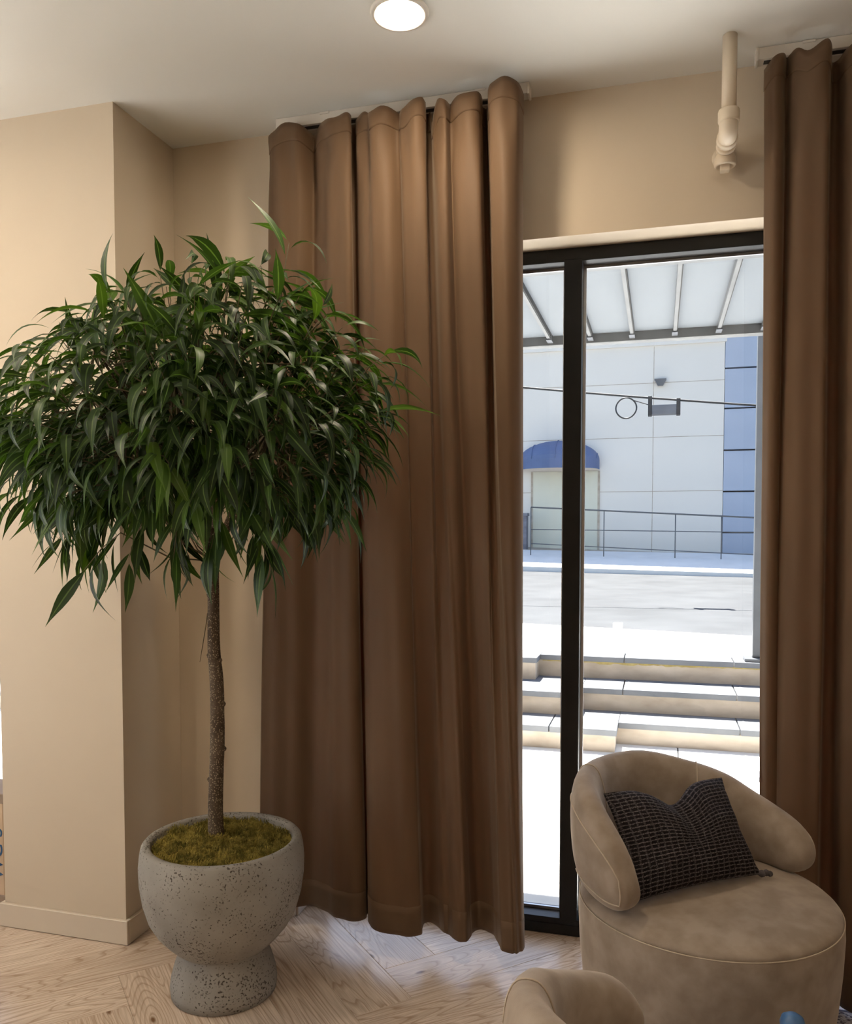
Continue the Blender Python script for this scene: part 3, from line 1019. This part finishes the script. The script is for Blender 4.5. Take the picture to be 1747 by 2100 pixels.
def curtain(ctl, ztop, zhem, dips, label, x_end_low=None, seed=1):
    sub = 5
    rows = []
    n = len(ctl)
    for i in range(n - 1):
        a, b_, c, d = ctl[max(i - 1, 0)], ctl[i], ctl[i + 1], ctl[min(i + 2, n - 1)]
        for s in range(sub):
            rows.append(catmull(a, b_, c, d, s / sub))
    rows.append(ctl[-1])
    R = len(rows)
    # arc length along the heading
    L = [0.0]
    for i in range(1, R):
        L.append(L[-1] + math.hypot(rows[i][0] - rows[i - 1][0], rows[i][1] - rows[i - 1][1]))
    rnd = random.Random(seed)
    ph = rnd.random() * 10
    def P(i, t, push=0.0):
        """t = 0 heading .. 1 hem"""
        xt, yt, xb, yb = rows[i]
        w = min(1, max(0, t)) ** 1.15
        x, y = lerp(xt, xb, w), lerp(yt, yb, w)
        zt = ztop - interp(dips, xt)
        if yt > 2.785: zt = min(zt, CH - .043)
        zb = zhem + .006 * sin(7 * x + ph)
        z = lerp(zt, zb, t)
        # gathers just below the heading tape
        g = math.exp(-((t - .035) / .03) ** 2)
        y += .010 * g * sin(L[i] * 62 + ph) * (1 if t > .01 else 0)
        y += .0045 * sin(L[i] * 52 + ph) * (.35 + .65 * (1 - t)) + .003 * sin(L[i] * 83 + 2.1 * ph + t)
        # slow sway of the folds
        y += .004 * sin(5.0 * t + L[i] * 9) * sin(pi * t)
        x += .003 * sin(6.5 * t + L[i] * 14) * sin(pi * t)
        if push:
            j0, j1 = max(i - 1, 0), min(i + 1, R - 1)
            tx, ty = rows[j1][0] - rows[j0][0], rows[j1][1] - rows[j0][1]
            l = math.hypot(tx, ty) or 1
            x += ty / l * push
            y -= tx / l * push
        return (x, y, z)
    def sheet(name, ts, push, th, parent):
        v, f = [], []
        for t in ts:
            for i in range(R):
                v.append(P(i, t, push))
        for j in range(len(ts) - 1):
            for i in range(R - 1):
                a = j * R + i
                f.append((a, a + R, a + R + 1, a + 1))
        o = newobj(name, pyd(name, v, f), 'velvet', parent, True)
        md = o.modifiers.new('cloth', 'SOLIDIFY')
        md.thickness = th
        md.offset = 0
        return o
    c = empty('curtain', (0, 0, 0))
    tt = [.0, .008, .016, .022, .03, .038, .047, .06, .08] + [.1 + .9 * i / 30 for i in range(31)]
    hs = .965
    pn = sheet('panel', [t for t in tt if t < hs] + [hs, 1.0], 0, .0022, c)
    sheet('heading_tape', [-.001, .006, .012, .018, .0205], .0012, .0035, pn)
    sheet('hem', [hs, .975, .985, .995, 1.001], .0009, .0036, pn)
    return tag(c, label, 'curtain')

C1 = [(-1.390,2.810,-1.465,2.830),(-1.327,2.765,-1.399,2.800),(-1.258,2.755,-1.325,2.815),(-1.226,2.790,-1.267,2.845),(-1.213,2.815,-1.217,2.835),(-1.168,2.785,-1.161,2.800),(-1.109,2.750,-1.100,2.765),(-1.061,2.745,-1.045,2.760),(-1.053,2.765,-1.017,2.785),(-1.077,2.820,-1.024,2.825),(-1.062,2.830,-1.009,2.810),(-1.035,2.790,-0.993,2.765),(-1.011,2.760,-0.964,2.720),(-0.984,2.755,-0.919,2.700),(-0.964,2.735,-0.863,2.695),(-0.908,2.735,-0.812,2.700),(-0.884,2.765,-0.787,2.720),(-0.876,2.780,-0.792,2.760),(-0.851,2.740,-0.798,2.800),(-0.812,2.725,-0.783,2.820),(-0.781,2.735,-0.749,2.800),(-0.784,2.770,-0.711,2.765),(-0.803,2.830,-0.672,2.735),(-0.786,2.840,-0.643,2.720),(-0.763,2.795,-0.624,2.730),(-0.740,2.750,-0.618,2.765),(-0.710,2.750,-0.619,2.800),(-0.699,2.780,-0.602,2.825),(-0.682,2.755,-0.570,2.825),(-0.635,2.740,-0.542,2.805),(-0.594,2.745,-0.523,2.770),(-0.593,2.785,-0.508,2.730),(-0.604,2.840,-0.489,2.705),(-0.588,2.850,-0.465,2.700),(-0.566,2.780,-0.449,2.705),(-0.549,2.720,-0.438,2.715),(-0.507,2.700,-0.429,2.735),(-0.463,2.715,-0.430,2.765),(-0.452,2.760,-0.441,2.800),(-0.455,2.815,-0.456,2.830)]
D1 = [(-1.40, .012), (-1.35, .016), (-1.29, .0), (-1.24, .014), (-1.21, .03), (-1.17, .004), (-1.12, .010), (-1.06, .004), (-1.04, .012), (-1.0, .0), (-.97, .018), (-.93, .006), (-.88, .016), (-.86, .02), (-.82, .004), (-.785, -.004), (-.765, .05), (-.745, .02), (-.73, .0), (-.70, .012), (-.66, .0), (-.60, .0), (-.57, .014), (-.545, -.010), (-.50, -.012), (-.46, .0), (-.44, .02)]
curtain(C1, 2.947, .086, D1, 'wide brown velvet curtain hanging between the potted tree and the window')
C2 = [(0.296,2.800,0.330,2.815),(0.316,2.755,0.347,2.810),(0.345,2.765,0.371,2.805),(0.359,2.810,0.374,2.775),(0.371,2.790,0.384,2.760),(0.388,2.755,0.414,2.750),(0.424,2.745,0.450,2.750),(0.461,2.740,0.479,2.750),(0.476,2.770,0.494,2.775),(0.489,2.830,0.512,2.815),(0.509,2.830,0.544,2.820),(0.524,2.780,0.564,2.755),(0.564,2.745,0.601,2.715),(0.611,2.750,0.659,2.725)]
ex = [(.66, 2.79, .70, 2.79), (.70, 2.83, .74, 2.83), (.74, 2.78, .79, 2.77), (.80, 2.74, .85, 2.72), (.85, 2.76, .90, 2.75)]
for r_ in range(3):
    C2 += [(a + .25 * r_, b_, c + .25 * r_, d) for a, b_, c, d in ex]
D2 = [(.29, .03), (.33, .012), (.38, -.004), (.41, .016), (.46, -.006), (.485, .02), (.51, .016), (.56, -.004), (.7, .012), (.8, -.004), (.95, .012), (1.05, -.004), (1.2, .012), (1.4, 0)]
curtain(C2, 2.945, .028, D2, 'brown velvet curtain at the right edge, behind the armchair', seed=4)

# ------------------------------------------------------------------ potted tree
TX, TY = -1.402, 2.41
tree = empty('potted_fig_tree', (-1.357, 2.372, 0))
ox, oy = -1.357, 2.372
pot = lathe('planter', 'concrete', [(.150, .0), (.168, .004), (.171, .03), (.167, .06), (.156, .10), (.143, .135), (.139, .148), (.139, .152), (.152, .158), (.164, .168), (.185, .190), (.212, .222), (.236, .265), (.252, .32), (.261, .38), (.2625, .43), (.259, .47), (.254, .494), (.248, .501), (.238, .503), (.228, .501), (.223, .494), (.222, .47), (.21, .40)], tree, 96)
pot['label'] = 'grey pitted concrete goblet planter'
# moss bed: lumpy disc
v, f = [], []
NR, NS = 22, 72
v.append((0, 0, .492))
for j in range(1, NR + 1):
    r = .2215 * j / NR
    for i in range(NS):
        a = 2 * pi * i / NS
        x, y = r * cos(a), r * sin(a)
        q = noise.noise(Vector((x * 14, y * 14, 1))) * .016 + noise.noise(Vector((x * 42, y * 42, 7))) * .013
        v.append((x, y, .480 + .010 * (1 - (j / NR) ** 2) + q))
for i in range(NS):
    f.append((0, 1 + i, 1 + (i + 1) % NS))
for j in range(NR - 1):
    for i in range(NS):
        a, b_ = 1 + j * NS + i, 1 + j * NS + (i + 1) % NS
        f.append((a, a + NS, b_ + NS, b_))
newobj('moss_bed', pyd('moss_bed', v, f), 'moss', pot, True)
v, f = [], []
rnd = random.Random(3)
for k in range(11000):
    r = .219 * sqrt(rnd.random())
    a = rnd.random() * 2 * pi
    x, y = r * cos(a), r * sin(a)
    q = noise.noise(Vector((x * 14, y * 14, 1))) * .016 + noise.noise(Vector((x * 42, y * 42, 7))) * .013
    z = .478 + .010 * (1 - (r / .2215) ** 2) + q
    d = rnd.random() * 2 * pi
    l = .009 + .018 * rnd.random()
    h = .002 + .016 * rnd.random()
    w = .0009
    ex_, ey_ = x + l * cos(d), y + l * sin(d)
    if math.hypot(ex_, ey_) > .221: continue
    nx, ny = -sin(d) * w, cos(d) * w
    n = len(v)
    v += [(x - nx, y - ny, z), (x + nx, y + ny, z), (x + l * .5 * cos(d) + nx, y + l * .5 * sin(d) + ny, z + h), (x + l * .5 * cos(d) - nx, y + l * .5 * sin(d) - ny, z + h), (ex_, ey_, z + h * .7)]
    f += [(n, n + 1, n + 2, n + 3), (n + 3, n + 2, n + 4)]
tag(newobj('moss_strands', pyd('moss_strands', v, f), 'moss', pot), kind='stuff')
# trunk
tp = [(-1.402, 2.409, .47), (-1.404, 2.409, .571), (-1.400, 2.411, .70), (-1.395, 2.412, .839), (-1.396, 2.412, 1.001), (-1.4035, 2.41, 1.114), (-1.403, 2.41, 1.274), (-1.401, 2.41, 1.402), (-1.396, 2.412, 1.561), (-1.386, 2.414, 1.70)]
tr = [.027, .0245, .0235, .0235, .0225, .0205, .0185, .018, .017, .013]
fine, fr_ = [], []
for i in range(len(tp) - 1):
    a, b_, c, d = tp[max(i - 1, 0)], tp[i], tp[i + 1], tp[min(i + 2, len(tp) - 1)]
    for s in range(6):
        q = catmull(a, b_, c, d, s / 6)
        fine.append((q[0] - ox, q[1] - oy, q[2]))
        fr_.append(lerp(tr[i], tr[i + 1], s / 6) * (1 + .05 * noise.noise(Vector((0, 0, q[2] * 16)))))
fine.append((tp[-1][0] - ox, tp[-1][1] - oy, tp[-1][2])); fr_.append(tr[-1])
trunk = tube('trunk', 'bark', fine, fr_, tree, 20)
for z, a in ((1.075, -.3), (1.09, 2.9), (.93, 0), (.78, .2), (1.29, 2.8), (.68, 3.3)):
    j = min(range(len(fine)), key=lambda q: abs(fine[q][2] - z))
    p = fine[j]
    kn = lathe('bark_knot', 'bark', [(.009, -.002), (.008, .004), (.004, .007), (.001, .008)], trunk, 10)
    kn.location = (p[0] + fr_[j] * .9 * cos(a + YAW), p[1] + fr_[j] * .9 * sin(a + YAW), z)
    kn.rotation_euler = (0, pi / 2, a + YAW)
tube('hanging_stem', 'twig', [(-1.419 - ox, 2.40 - oy, 1.23), (-1.423 - ox, 2.395 - oy, 1.19), (-1.434 - ox, 2.39 - oy, 1.12), (-1.444 - ox, 2.39 - oy, 1.07)], [.002, .0018, .0015, .0008], tree, 5)

# crown: limbs, twigs, leaves
CC = Vector((-1.345, 2.19, 1.80))
RXr, RYf, RYb = .55, .46, .36
def ylimit(x):
    if x < -1.80: return 2.49
    if x < -1.42: return 2.84
    return 2.655
def top_r(az_x):               # crown is taller on the right-hand side
    return .43 + .15 * max(-1, min(1, az_x / .45)) * .8
rnd = random.Random(21)
tips = []
tries = 0
while len(tips) < 300 and tries < 30000:
    tries += 1
    d = Vector((rnd.gauss(0, 1), rnd.gauss(0, 1), rnd.gauss(0, 1))).normalized()
    if d.z < -.75: continue
    rr = 1.0 if rnd.random() < .66 else .35 + .6 * rnd.random()
    p = Vector((d.x * RXr, d.y * (RYf if d.y < 0 else RYb), d.z * (top_r(d.x * RXr) if d.z > 0 else .33))) * rr
    q = CC + p
    if q.y > ylimit(q.x) - .08: continue
    if q.z < 1.47: continue
    if math.hypot(q.x - TX, q.y - TY) < .14 and q.z < 1.62: continue
    if any((q - t_[0])  .length < .062 for t_ in tips): continue
    tips.append((q, d, rr))
# a few sprays that stick out of the crown as in the photograph
for q, d in (((-1.045, 2.24, 2.335), (.25, .0, 1)), ((-1.125, 2.22, 2.27), (-.15, 0, 1)), ((-1.385, 2.22, 2.20), (.15, 0, 1)), ((-1.77, 2.18, 2.13), (-.2, 0, 1)), ((-1.88, 2.16, 2.03), (-.9, 0, .3)), ((-.765, 2.22, 1.93), (1, 0, .2)), ((-.735, 2.20, 1.99), (1, -.1, .35)), ((-.75, 2.18, 1.83), (1, -.1, 0)), ((-.86, 2.24, 2.02), (.6, 0, .6)), ((-.80, 2.2, 1.86), (1, -.1, -.2)), ((-1.55, 2.18, 2.2), (-.5, 0, .8)), ((-.93, 2.2, 2.13), (.6, 0, .7)),
             ((-1.62, 2.05, 1.38), (-.3, -.2, -.8)), ((-1.05, 2.1, 1.42), (.3, -.2, -.8)), ((-1.2, 2.05, 1.45), (.1, -.4, -.8)), ((-1.75, 2.1, 1.47), (-.5, 0, -.8)), ((-1.93, 2.12, 1.75), (-1, 0, -.1)), ((-1.90, 2.12, 1.62), (-1, 0, -.4)), ((-.86, 2.2, 1.58), (.8, 0, -.5)), ((-1.5, 2.1, 1.42), (-.1, -.2, -.9)), ((-1.35, 2.1, 1.42), (.05, -.2, -.9)), ((-.80, 2.2, 1.70), (1, 0, -.2)), ((-1.15, 2.3, 1.42), (.2, 0, -.9)), ((-1.72, 2.2, 1.43), (-.3, 0, -.9)), ((-1.45, 2.3, 1.43), (0, 0, -.9))):
    tips.append((Vector(q), Vector(d).normalized(), 1.0))
# limbs
fork = [Vector((-1.401, 2.41, 1.40)), Vector((-1.398, 2.412, 1.5)), Vector((-1.394, 2.412, 1.60)), Vector((-1.386, 2.414, 1.70))]
limb_ends = []
for k in range(13):
    a = 2 * pi * k / 13 * 1.0 + .2
    el = (.15, .6, 1.0)[k % 3]
    e = CC + Vector((cos(a) * RXr * .55, sin(a) * (.24 if sin(a) < 0 else .18), -.06 + .34 * el * .8))
    limb_ends.append(e)
    s = fork[(k * 7) % 4]
    m1 = s.lerp(e, .45) + Vector((0, 0, .05))
    pts = []
    for i in range(9):
        t = i / 8
        p = s * (1 - t) ** 2 + m1 * 2 * t * (1 - t) + e * t * t
        p = p + Vector((noise.noise(p * 9), noise.noise(p * 9 + Vector((5, 0, 0))), 0)) * .012 * (t > 0)
        pts.append((p.x - ox, p.y - oy, p.z))
    tube('branch', 'bark', pts, [lerp(.010, .0035, i / 8) for i in range(9)], tree, 8)
# leaf shapes
def leafdata(curve, wid, twist, seed):
    n = 9
    ws = [.018, .03, .55, .86, 1.0, .92, .72, .42, .16, .015]
    v, uv, f = [], [], []
    x = z = 0.0
    ang = .25
    r2 = random.Random(seed)
    side = 0.0
    sk = (r2.random() - .5) * .5
    for i in range(n + 1):
        t = i / n
        w = ws[i] * wid
        fold = .22 * w
        ca, sa = cos(ang), sin(ang)
        tw = twist * t
        for s in (-1, 0, 1):
            yy = s * w * cos(tw)
            zz = (abs(s) * fold + s * w * sin(tw))
            v.append((x - zz * sa, yy + side, z + zz * ca))
            uv.append((t, .5 + .5 * s))
        step = (.10 if i < 1 else .9 / (n - 1))
        x += ca * step
        z += sa * step
        side += sk * t * step
        ang -= curve / n * (1.3 if i < 5 else .8)
    for i in range(n):
        for s in (0, 1):
            a = i * 3 + s
            f.append((a, a + 3, a + 4, a + 1))
    return v, uv, f
VAR = []
for k in range(12):
    VAR.append(leafdata((.4, 1.1, 1.5, 2.0, .6, 1.3, 1.7, 2.3, .3, 1.2, 1.6, .8)[k], (.066, .075, .08, .07, .088, .066, .08, .075, .092, .084, .07, .08)[k], (0, .4, -.4, .2, -.2, .6, -.6, 0, .2, .3, -.3, 0)[k], k))
def leafmesh(name, items):
    """items: (variant, matrix, tone)"""
    v, f, uv, tone = [], [], [], []
    for k, mtx, tn in items:
        lv, lu, lf = VAR[k]
        n = len(v)
        v += [mtx @ Vector(p) for p in lv]
        uv += lu
        f += [tuple(i + n for i in q) for q in lf]
        tone += [tn] * len(lv)
    me = pyd(name, v, f)
    ul = me.uv_layers.new(name='UVMap')
    for lp_ in me.loops:
        ul.data[lp_.index].uv = uv[lp_.vertex_index]
    at = me.attributes.new('tone', 'FLOAT', 'POINT')
    at.data.foreach_set('value', tone)
    for p in me.polygons:
        p.use_smooth = True
    me.materials.append(M['leaf'])
    return me
LM = [leafmesh('leaf', [(k, Matrix.Identity(4), 0.0)]) for k in range(12)]
leaves = []
tv, tf = [], []
campos = Vector((0, 0, EYE))
for (q, d, rr) in tips:
    src = min(limb_ends + fork, key=lambda e: (e - q).length)
    ln = .13 + .05 * rnd.random()
    start = q - (d * .75 + Vector((0, 0, .35))).normalized() * ln
    pts = [src.lerp(start, s) + Vector((0, 0, -.03 * sin(pi * s))) for s in (0, .5)] + [start, start.lerp(q, .5) + Vector((0, 0, .012)), q]
    nv, nf = tubedata([(p.x - ox, p.y - oy, p.z) for p in pts], [.0028, .0024, .002, .0016, .001], 5)
    n0 = len(tv)
    tv += nv
    tf += [tuple(i + n0 for i in g) for g in nf]
    nl = rnd.randint(7, 9)
    for j in range(nl):
        s = j / (nl - 1)
        base = pts[2].lerp(pts[4], s) if s > 0 else pts[2]
        ax = (q - start).normalized()
        az = j * 2.4 + rnd.random() * .7
        u = ax.orthogonal().normalized()
        w = ax.cross(u)
        rad = u * cos(az) + w * sin(az)
        out = Vector((d.x, d.y, d.z * .5))
        low = max(0.0, min(1.0, (1.78 - q.z) / .32))          # lower leaves hang
        dirv = rad * (.60 - .25 * low) + out * (.85 - .45 * low) + ax * .2
        dirv.z = dirv.z * .35 + lerp(-.02, -.95, low)
        dirv = dirv + Vector((rnd.gauss(0, .2), rnd.gauss(0, .2), rnd.gauss(0, .16)))
        if j == nl - 1 and d.z > .5 and rnd.random() < .08:
            dirv = Vector((d.x * .5, d.y * .5, .8)) + Vector((rnd.gauss(0, .3), rnd.gauss(0, .2), 0))
        dirv.normalize()
        L_ = (.135 + .085 * rnd.random()) * (1.0 if s < .85 else .8)
        ok = False
        for _ in range(7):
            tip = base + dirv * L_
            tip2 = tip + Vector((0, 0, -.04))
            if max(tip.y, base.y) < ylimit(tip.x) - .015 and max(tip.y, base.y) < ylimit(base.x) - .015 and not (tip.x < -1.80 and tip.y > 2.50):
                ok = True
                break
            dirv = (dirv + Vector((0, -.5, 0))).normalized()
        if not ok: continue
        z_ax = Vector((0, 0, 1)) + Vector((rnd.gauss(0, .35), rnd.gauss(0, .35), 0))
        if abs(dirv.z) > .8: z_ax = Vector((d.x, d.y, .3)) + Vector((rnd.gauss(0, .3), rnd.gauss(0, .3), 0))
        y_ax = z_ax.cross(dirv)
        if y_ax.length < .05: y_ax = Vector((1, 0, 0)).cross(dirv)
        y_ax.normalize()
        z_ax = dirv.cross(y_ax)
        if dirv.z < -.7: k = rnd.choice((0, 4, 8, 11, 9))
        elif dirv.z > .5: k = rnd.choice((4, 11, 1, 9))
        else: k = rnd.choice((1, 2, 3, 5, 6, 7, 9, 10, 2, 6, 10, 3))
        m3 = Matrix((dirv, y_ax, z_ax)).transposed() * L_
        mtx = Matrix.Translation(base - Vector((ox, oy, 0))) @ m3.to_4x4()
        mid = base.lerp(tip, .5)
        leaves.append(((mid - campos).length - .25 * (rr >= 1), k, mtx, rnd.random()))
leaves.sort(key=lambda t_: t_[0])
for dist, k, mtx, tn in leaves[:299]:
    o = bpy.data.objects.new('leaf', LM[k])
    COL.objects.link(o)
    o.parent = tree
    o.matrix_local = mtx
tag(newobj('foliage', leafmesh('foliage', [(k, mtx, tn) for _, k, mtx, tn in leaves[299:]]), None, tree), kind='stuff')
tag(newobj('twigs', pyd('twigs', tv, tf), 'twig', tree, True), kind='stuff')
tag(tree, 'tall round-headed fig tree in a grey concrete goblet planter', 'potted tree')
print('leaves', len(leaves), 'tips', len(tips))

# ------------------------------------------------------------------ armchairs
def armchair_parts(c):
    base = lathe('seat_base', 'suede', [(.285, .004), (.300, .010), (.312, .06), (.322, .146), (.336, .25), (.345, .35), (.349, .44), (.3475, .473), (.345, .478)], c, 96)
    sc = lathe('seat_cushion', 'suede', [(.335, .470), (.3445, .4775), (.342, .486), (.333, .494), (.31, .502), (.27, .509), (.2, .516), (.1, .520), (.01, .521)], c, 96)
    tube('seat_seam', 'seam', [(.3462 * cos(a), .3462 * sin(a), .4775) for a in [2 * pi * i / 96 for i in range(96)]], .0018, sc, 6, True)
    zt = [(-103, .63), (-97, .675), (-90, .715), (-80, .755), (-66, .79), (-45, .81), (0, .812), (37, .770), (53, .742), (68, .700), (85, .662), (95, .640), (103, .622)]
    zb = [(-103, .515), (-88, .512), (-60, .505), (-35, .47), (0, .44), (35, .47), (60, .495), (88, .500), (103, .503)]
    b0, b1 = -104.0, 103.0
    NB_, NC = 90, 28
    def ring(b, phi, e=0.0):
        """point on the backrest at angle b (degrees from its middle), section angle phi"""
        top, bot = interp(zt, b), interp(zb, b)
        zm, hz = (top + bot) / 2, (top - bot) / 2
        th = .047
        en = min(b - b0, b1 - b)
        s = 1.0
        if en < 15:
            q = 1 - max(en, 0) / 15
            s = sqrt(max(0, 1 - q ** 2.7))
        hz *= max(s, .02)
        th *= max(min(1, .35 + .65 * s) if s > .05 else s * 8 * .65 + .03, .03)
        cp, sp_ = cos(phi), sin(phi)
        x = math.copysign(abs(cp) ** .75, cp)
        z = math.copysign(abs(sp_) ** .85, sp_)
        r = .322 + x * (th + e) + (zm + z * hz - .6) * .06
        a = radians(b)
        return (r * sin(a), r * cos(a), zm + z * (hz + e))
    v, f = [], []
    bs = []
    for i in range(NB_ + 1):
        t = i / NB_
        bs.append(lerp(b0, b1, t))
    # denser rows near the rounded ends
    bs = [b0 + q for q in (0.15, .6, 1.4, 2.6, 4.2, 6.2, 8.5, 11, 14)] + [x for x in bs if b0 + 16 < x < b1 - 16] + [b1 - q for q in (14, 11, 8.5, 6.2, 4.2, 2.6, 1.4, .6, .15)]
    for b in bs:
        for j in range(NC):
            v.append(ring(b, 2 * pi * j / NC))
    for i in range(len(bs) - 1):
        for j in range(NC):
            a, b_ = i * NC + j, i * NC + (j + 1) % NC
            f.append((a, a + NC, b_ + NC, b_))
    f.append(tuple(range(NC)))
    f.append(tuple((len(bs) - 1) * NC + j for j in range(NC - 1, -1, -1)))
    bk = newobj('backrest', pyd('backrest', v, f), 'suede', c, True)
    for sgn in (-1, 1):
        # seam across the top of the back
        b = sgn * 38
        pts = [ring(b, p, .0009) for p in [radians(25) + (radians(235) - radians(25)) * i / 30 for i in range(31)]]
        tube('back_seam', 'seam', pts, .0019, bk, 6)
        # seam round the outer face of the arm end
        end = b1 if sgn > 0 else b0
        pts = []
        for i in range(26):
            t = i / 25
            pts.append(ring(lerp(b, end - sgn * 4, t), radians(lerp(28, 38, t)), .0009))
        for i in range(1, 9):
            pts.append(ring(end - sgn * (4 - 1.2 * sin(pi * i / 9)), radians(38 - 76 * i / 9), .0009))
        for i in range(16):
            t = i / 15
            pts.append(ring(lerp(end - sgn * 4, sgn * 62, t), radians(-38), .0009))
        tube('arm_seam', 'seam', pts, .0019, bk, 6)
ch = empty('swivel_armchair', (.137, 2.385, 0), YAW + radians(25))
armchair_parts(ch)
tag(ch, 'taupe suede swivel armchair holding a dark woven cushion, by the window', 'armchair', 'taupe swivel armchairs')
c2 = ch.copy()
COL.objects.link(c2)
for p in list(ch.children):
    q = p.copy()
    COL.objects.link(q)
    q.parent = c2
    for p2 in list(p.children):
        q2 = p2.copy()
        COL.objects.link(q2)
        q2.parent = q
c2.location = (.133, 1.342, 0)
c2.rotation_euler = (0, 0, 2.32)
tag(c2, 'taupe armchair in the foreground, only its rounded back showing at the bottom edge', 'armchair', 'taupe swivel armchairs')

# woven cushion: four corners in space, puffed, with a chop in its upper edge
BL, BR, TL, TR = Vector((-.052, 2.188, .530)), Vector((.290, 2.462, .532)), Vector((-.140, 2.300, .775)), Vector((.189, 2.600, .760))
NU, NV = 44, 32
nrm = ((BR - BL).cross(TL - BL)).normalized()
if nrm.y > 0: nrm = -nrm
v, uvs, f = [], [], []
for side in (1, -1):
    for j in range(NV + 1):
        for i in range(NU + 1):
            u, w = i / NU, j / NV
            p = BL.lerp(BR, u).lerp(TL.lerp(TR, u), w)
            eu, ew = 1 - (2 * u - 1) ** 2, 1 - (2 * w - 1) ** 2
            puff = .062 * (eu ** .55) * (ew ** .55)
            # edges pull in between the corners
            up = (TL - BL).lerp(TR - BR, u)
            p = p + up * (.03 * eu * (1 - w) * (1 if w < .5 else 0) * (1 - 2 * w))
            p = p + (BR - BL) * (.035 * ew * (1 - 2 * u) * abs(1 - 2 * u) ** .5)
            # chop
            cx = .50 + .05 * (1 - w)
            g = math.exp(-((u - cx) / .055) ** 2)
            gw = math.exp(-((u - cx) / .16) ** 2)
            p = p - up * (.20 * gw * max(0, w - .35) / .65)
            puff *= 1 - .62 * g * max(0, w - .15) / .85
            puff += .005 * noise.noise(Vector((u * 7, w * 6, side)))
            v.append(p + nrm * (puff * side * (1.0 if side > 0 else .7)))
            uvs.append((u * 1.4, w))
    n0 = 0 if side > 0 else (NU + 1) * (NV + 1)
    for j in range(NV):
        for i in range(NU):
            a = n0 + j * (NU + 1) + i
            q = (a, a + 1, a + NU + 2, a + NU + 1)
            f.append(q if side > 0 else q[::-1])
me = pyd('cover', v, f)
ul = me.uv_layers.new(name='UVMap')
for lp_ in me.loops:
    ul.data[lp_.index].uv = uvs[lp_.vertex_index]
cu = empty('woven_cushion', (.1, 2.35, .53))
o = newobj('cover', me, 'weave', cu, True)
o.location = (-.1, -2.35, -.53)
bm = bmesh.new()
bm.from_mesh(me)
bmesh.ops.remove_doubles(bm, verts=bm.verts[:], dist=.0006)
bm.to_mesh(me)
bm.free()
for dx, dy, dz, k_ in ((0, 0, 0, 1), (.012, .004, .002, .9), (.022, .007, -.001, .8)):
    kn = lathe('corner_tassel', 'weave', [(.002, -.010 * k_), (.009 * k_, -.006 * k_), (.0105 * k_, 0), (.008 * k_, .007 * k_), (.002, .010 * k_)], cu, 12)
    kn.location = BR + Vector((dx - .1, dy - 2.35, dz - .53 + .002))
tag(cu, 'black and grey woven cushion with a dented top on the armchair seat', 'cushion')

# rug, blue vase, paper bag
rg = empty('rug', (1.5, 1.5, 0))
box('pile', 'rug', -1.0, 1.0, -1.1, 1.255, .001, .012, rg, .003, 1)
for (a, b_, c, d) in ((-1.0, 1.0, 1.255, 1.268), (-1.0, 1.0, -1.113, -1.1), (-1.012, -1.0, -1.1, 1.255), (1.0, 1.012, -1.1, 1.255), ):
    box('binding', 'rugborder', a, b_, c, d, .001, .011, rg, .002, 1)
tag(rg, 'grey speckled rug on the pale wood floor right of the armchairs', 'rug')
vs = empty('blue_vase', (.283, 1.846, 0))
lathe('body', 'blueglaze', [(.05, .001), (.062, .01), (.066, .12), (.055, .28), (.033, .40), (.024, .45)], vs, 32)
lathe('stopper', 'blueglaze', [(.018, .448), (.024, .452), (.0255, .462), (.022, .474), (.012, .481), (.002, .483)], vs, 24)
tag(vs, 'blue vase with rounded stopper at the bottom edge before the armchair', 'vase')
bgp = empty('paper_bag', (-2.697, 2.77, 0))
box('bag', 'kraft', -.20, .175, -.08, .08, .02, .41, bgp, .006, 1)
box('base_rim', 'brownwood', -.205, .18, -.085, .085, .001, .03, bgp, .003, 1)
box('top_rim', 'brownwood', -.205, .18, -.085, .085, .405, .445, bgp, .003, 1)
for i, chx in enumerate('WCS'):
    fc = bpy.data.curves.new('letter', 'FONT')
    fc.body = chx
    fc.size = .085
    fc.extrude = .0006
    fc.align_x = 'CENTER'
    to = bpy.data.objects.new('letter', fc)
    COL.objects.link(to)
    bpy.context.view_layer.update()
    dg = bpy.context.evaluated_depsgraph_get()
    me = bpy.data.meshes.new_from_object(to.evaluated_get(dg))
    bpy.data.objects.remove(to)
    o = newobj('letter', me, 'ink', bgp)
    o.rotation_euler = (pi / 2, -pi / 2, 0)
    o.location = (.166, -.0812, .135 + i * .075)
tag(bgp, 'kraft paper bag with blue lettering on the floor left of the pillar', 'bag')
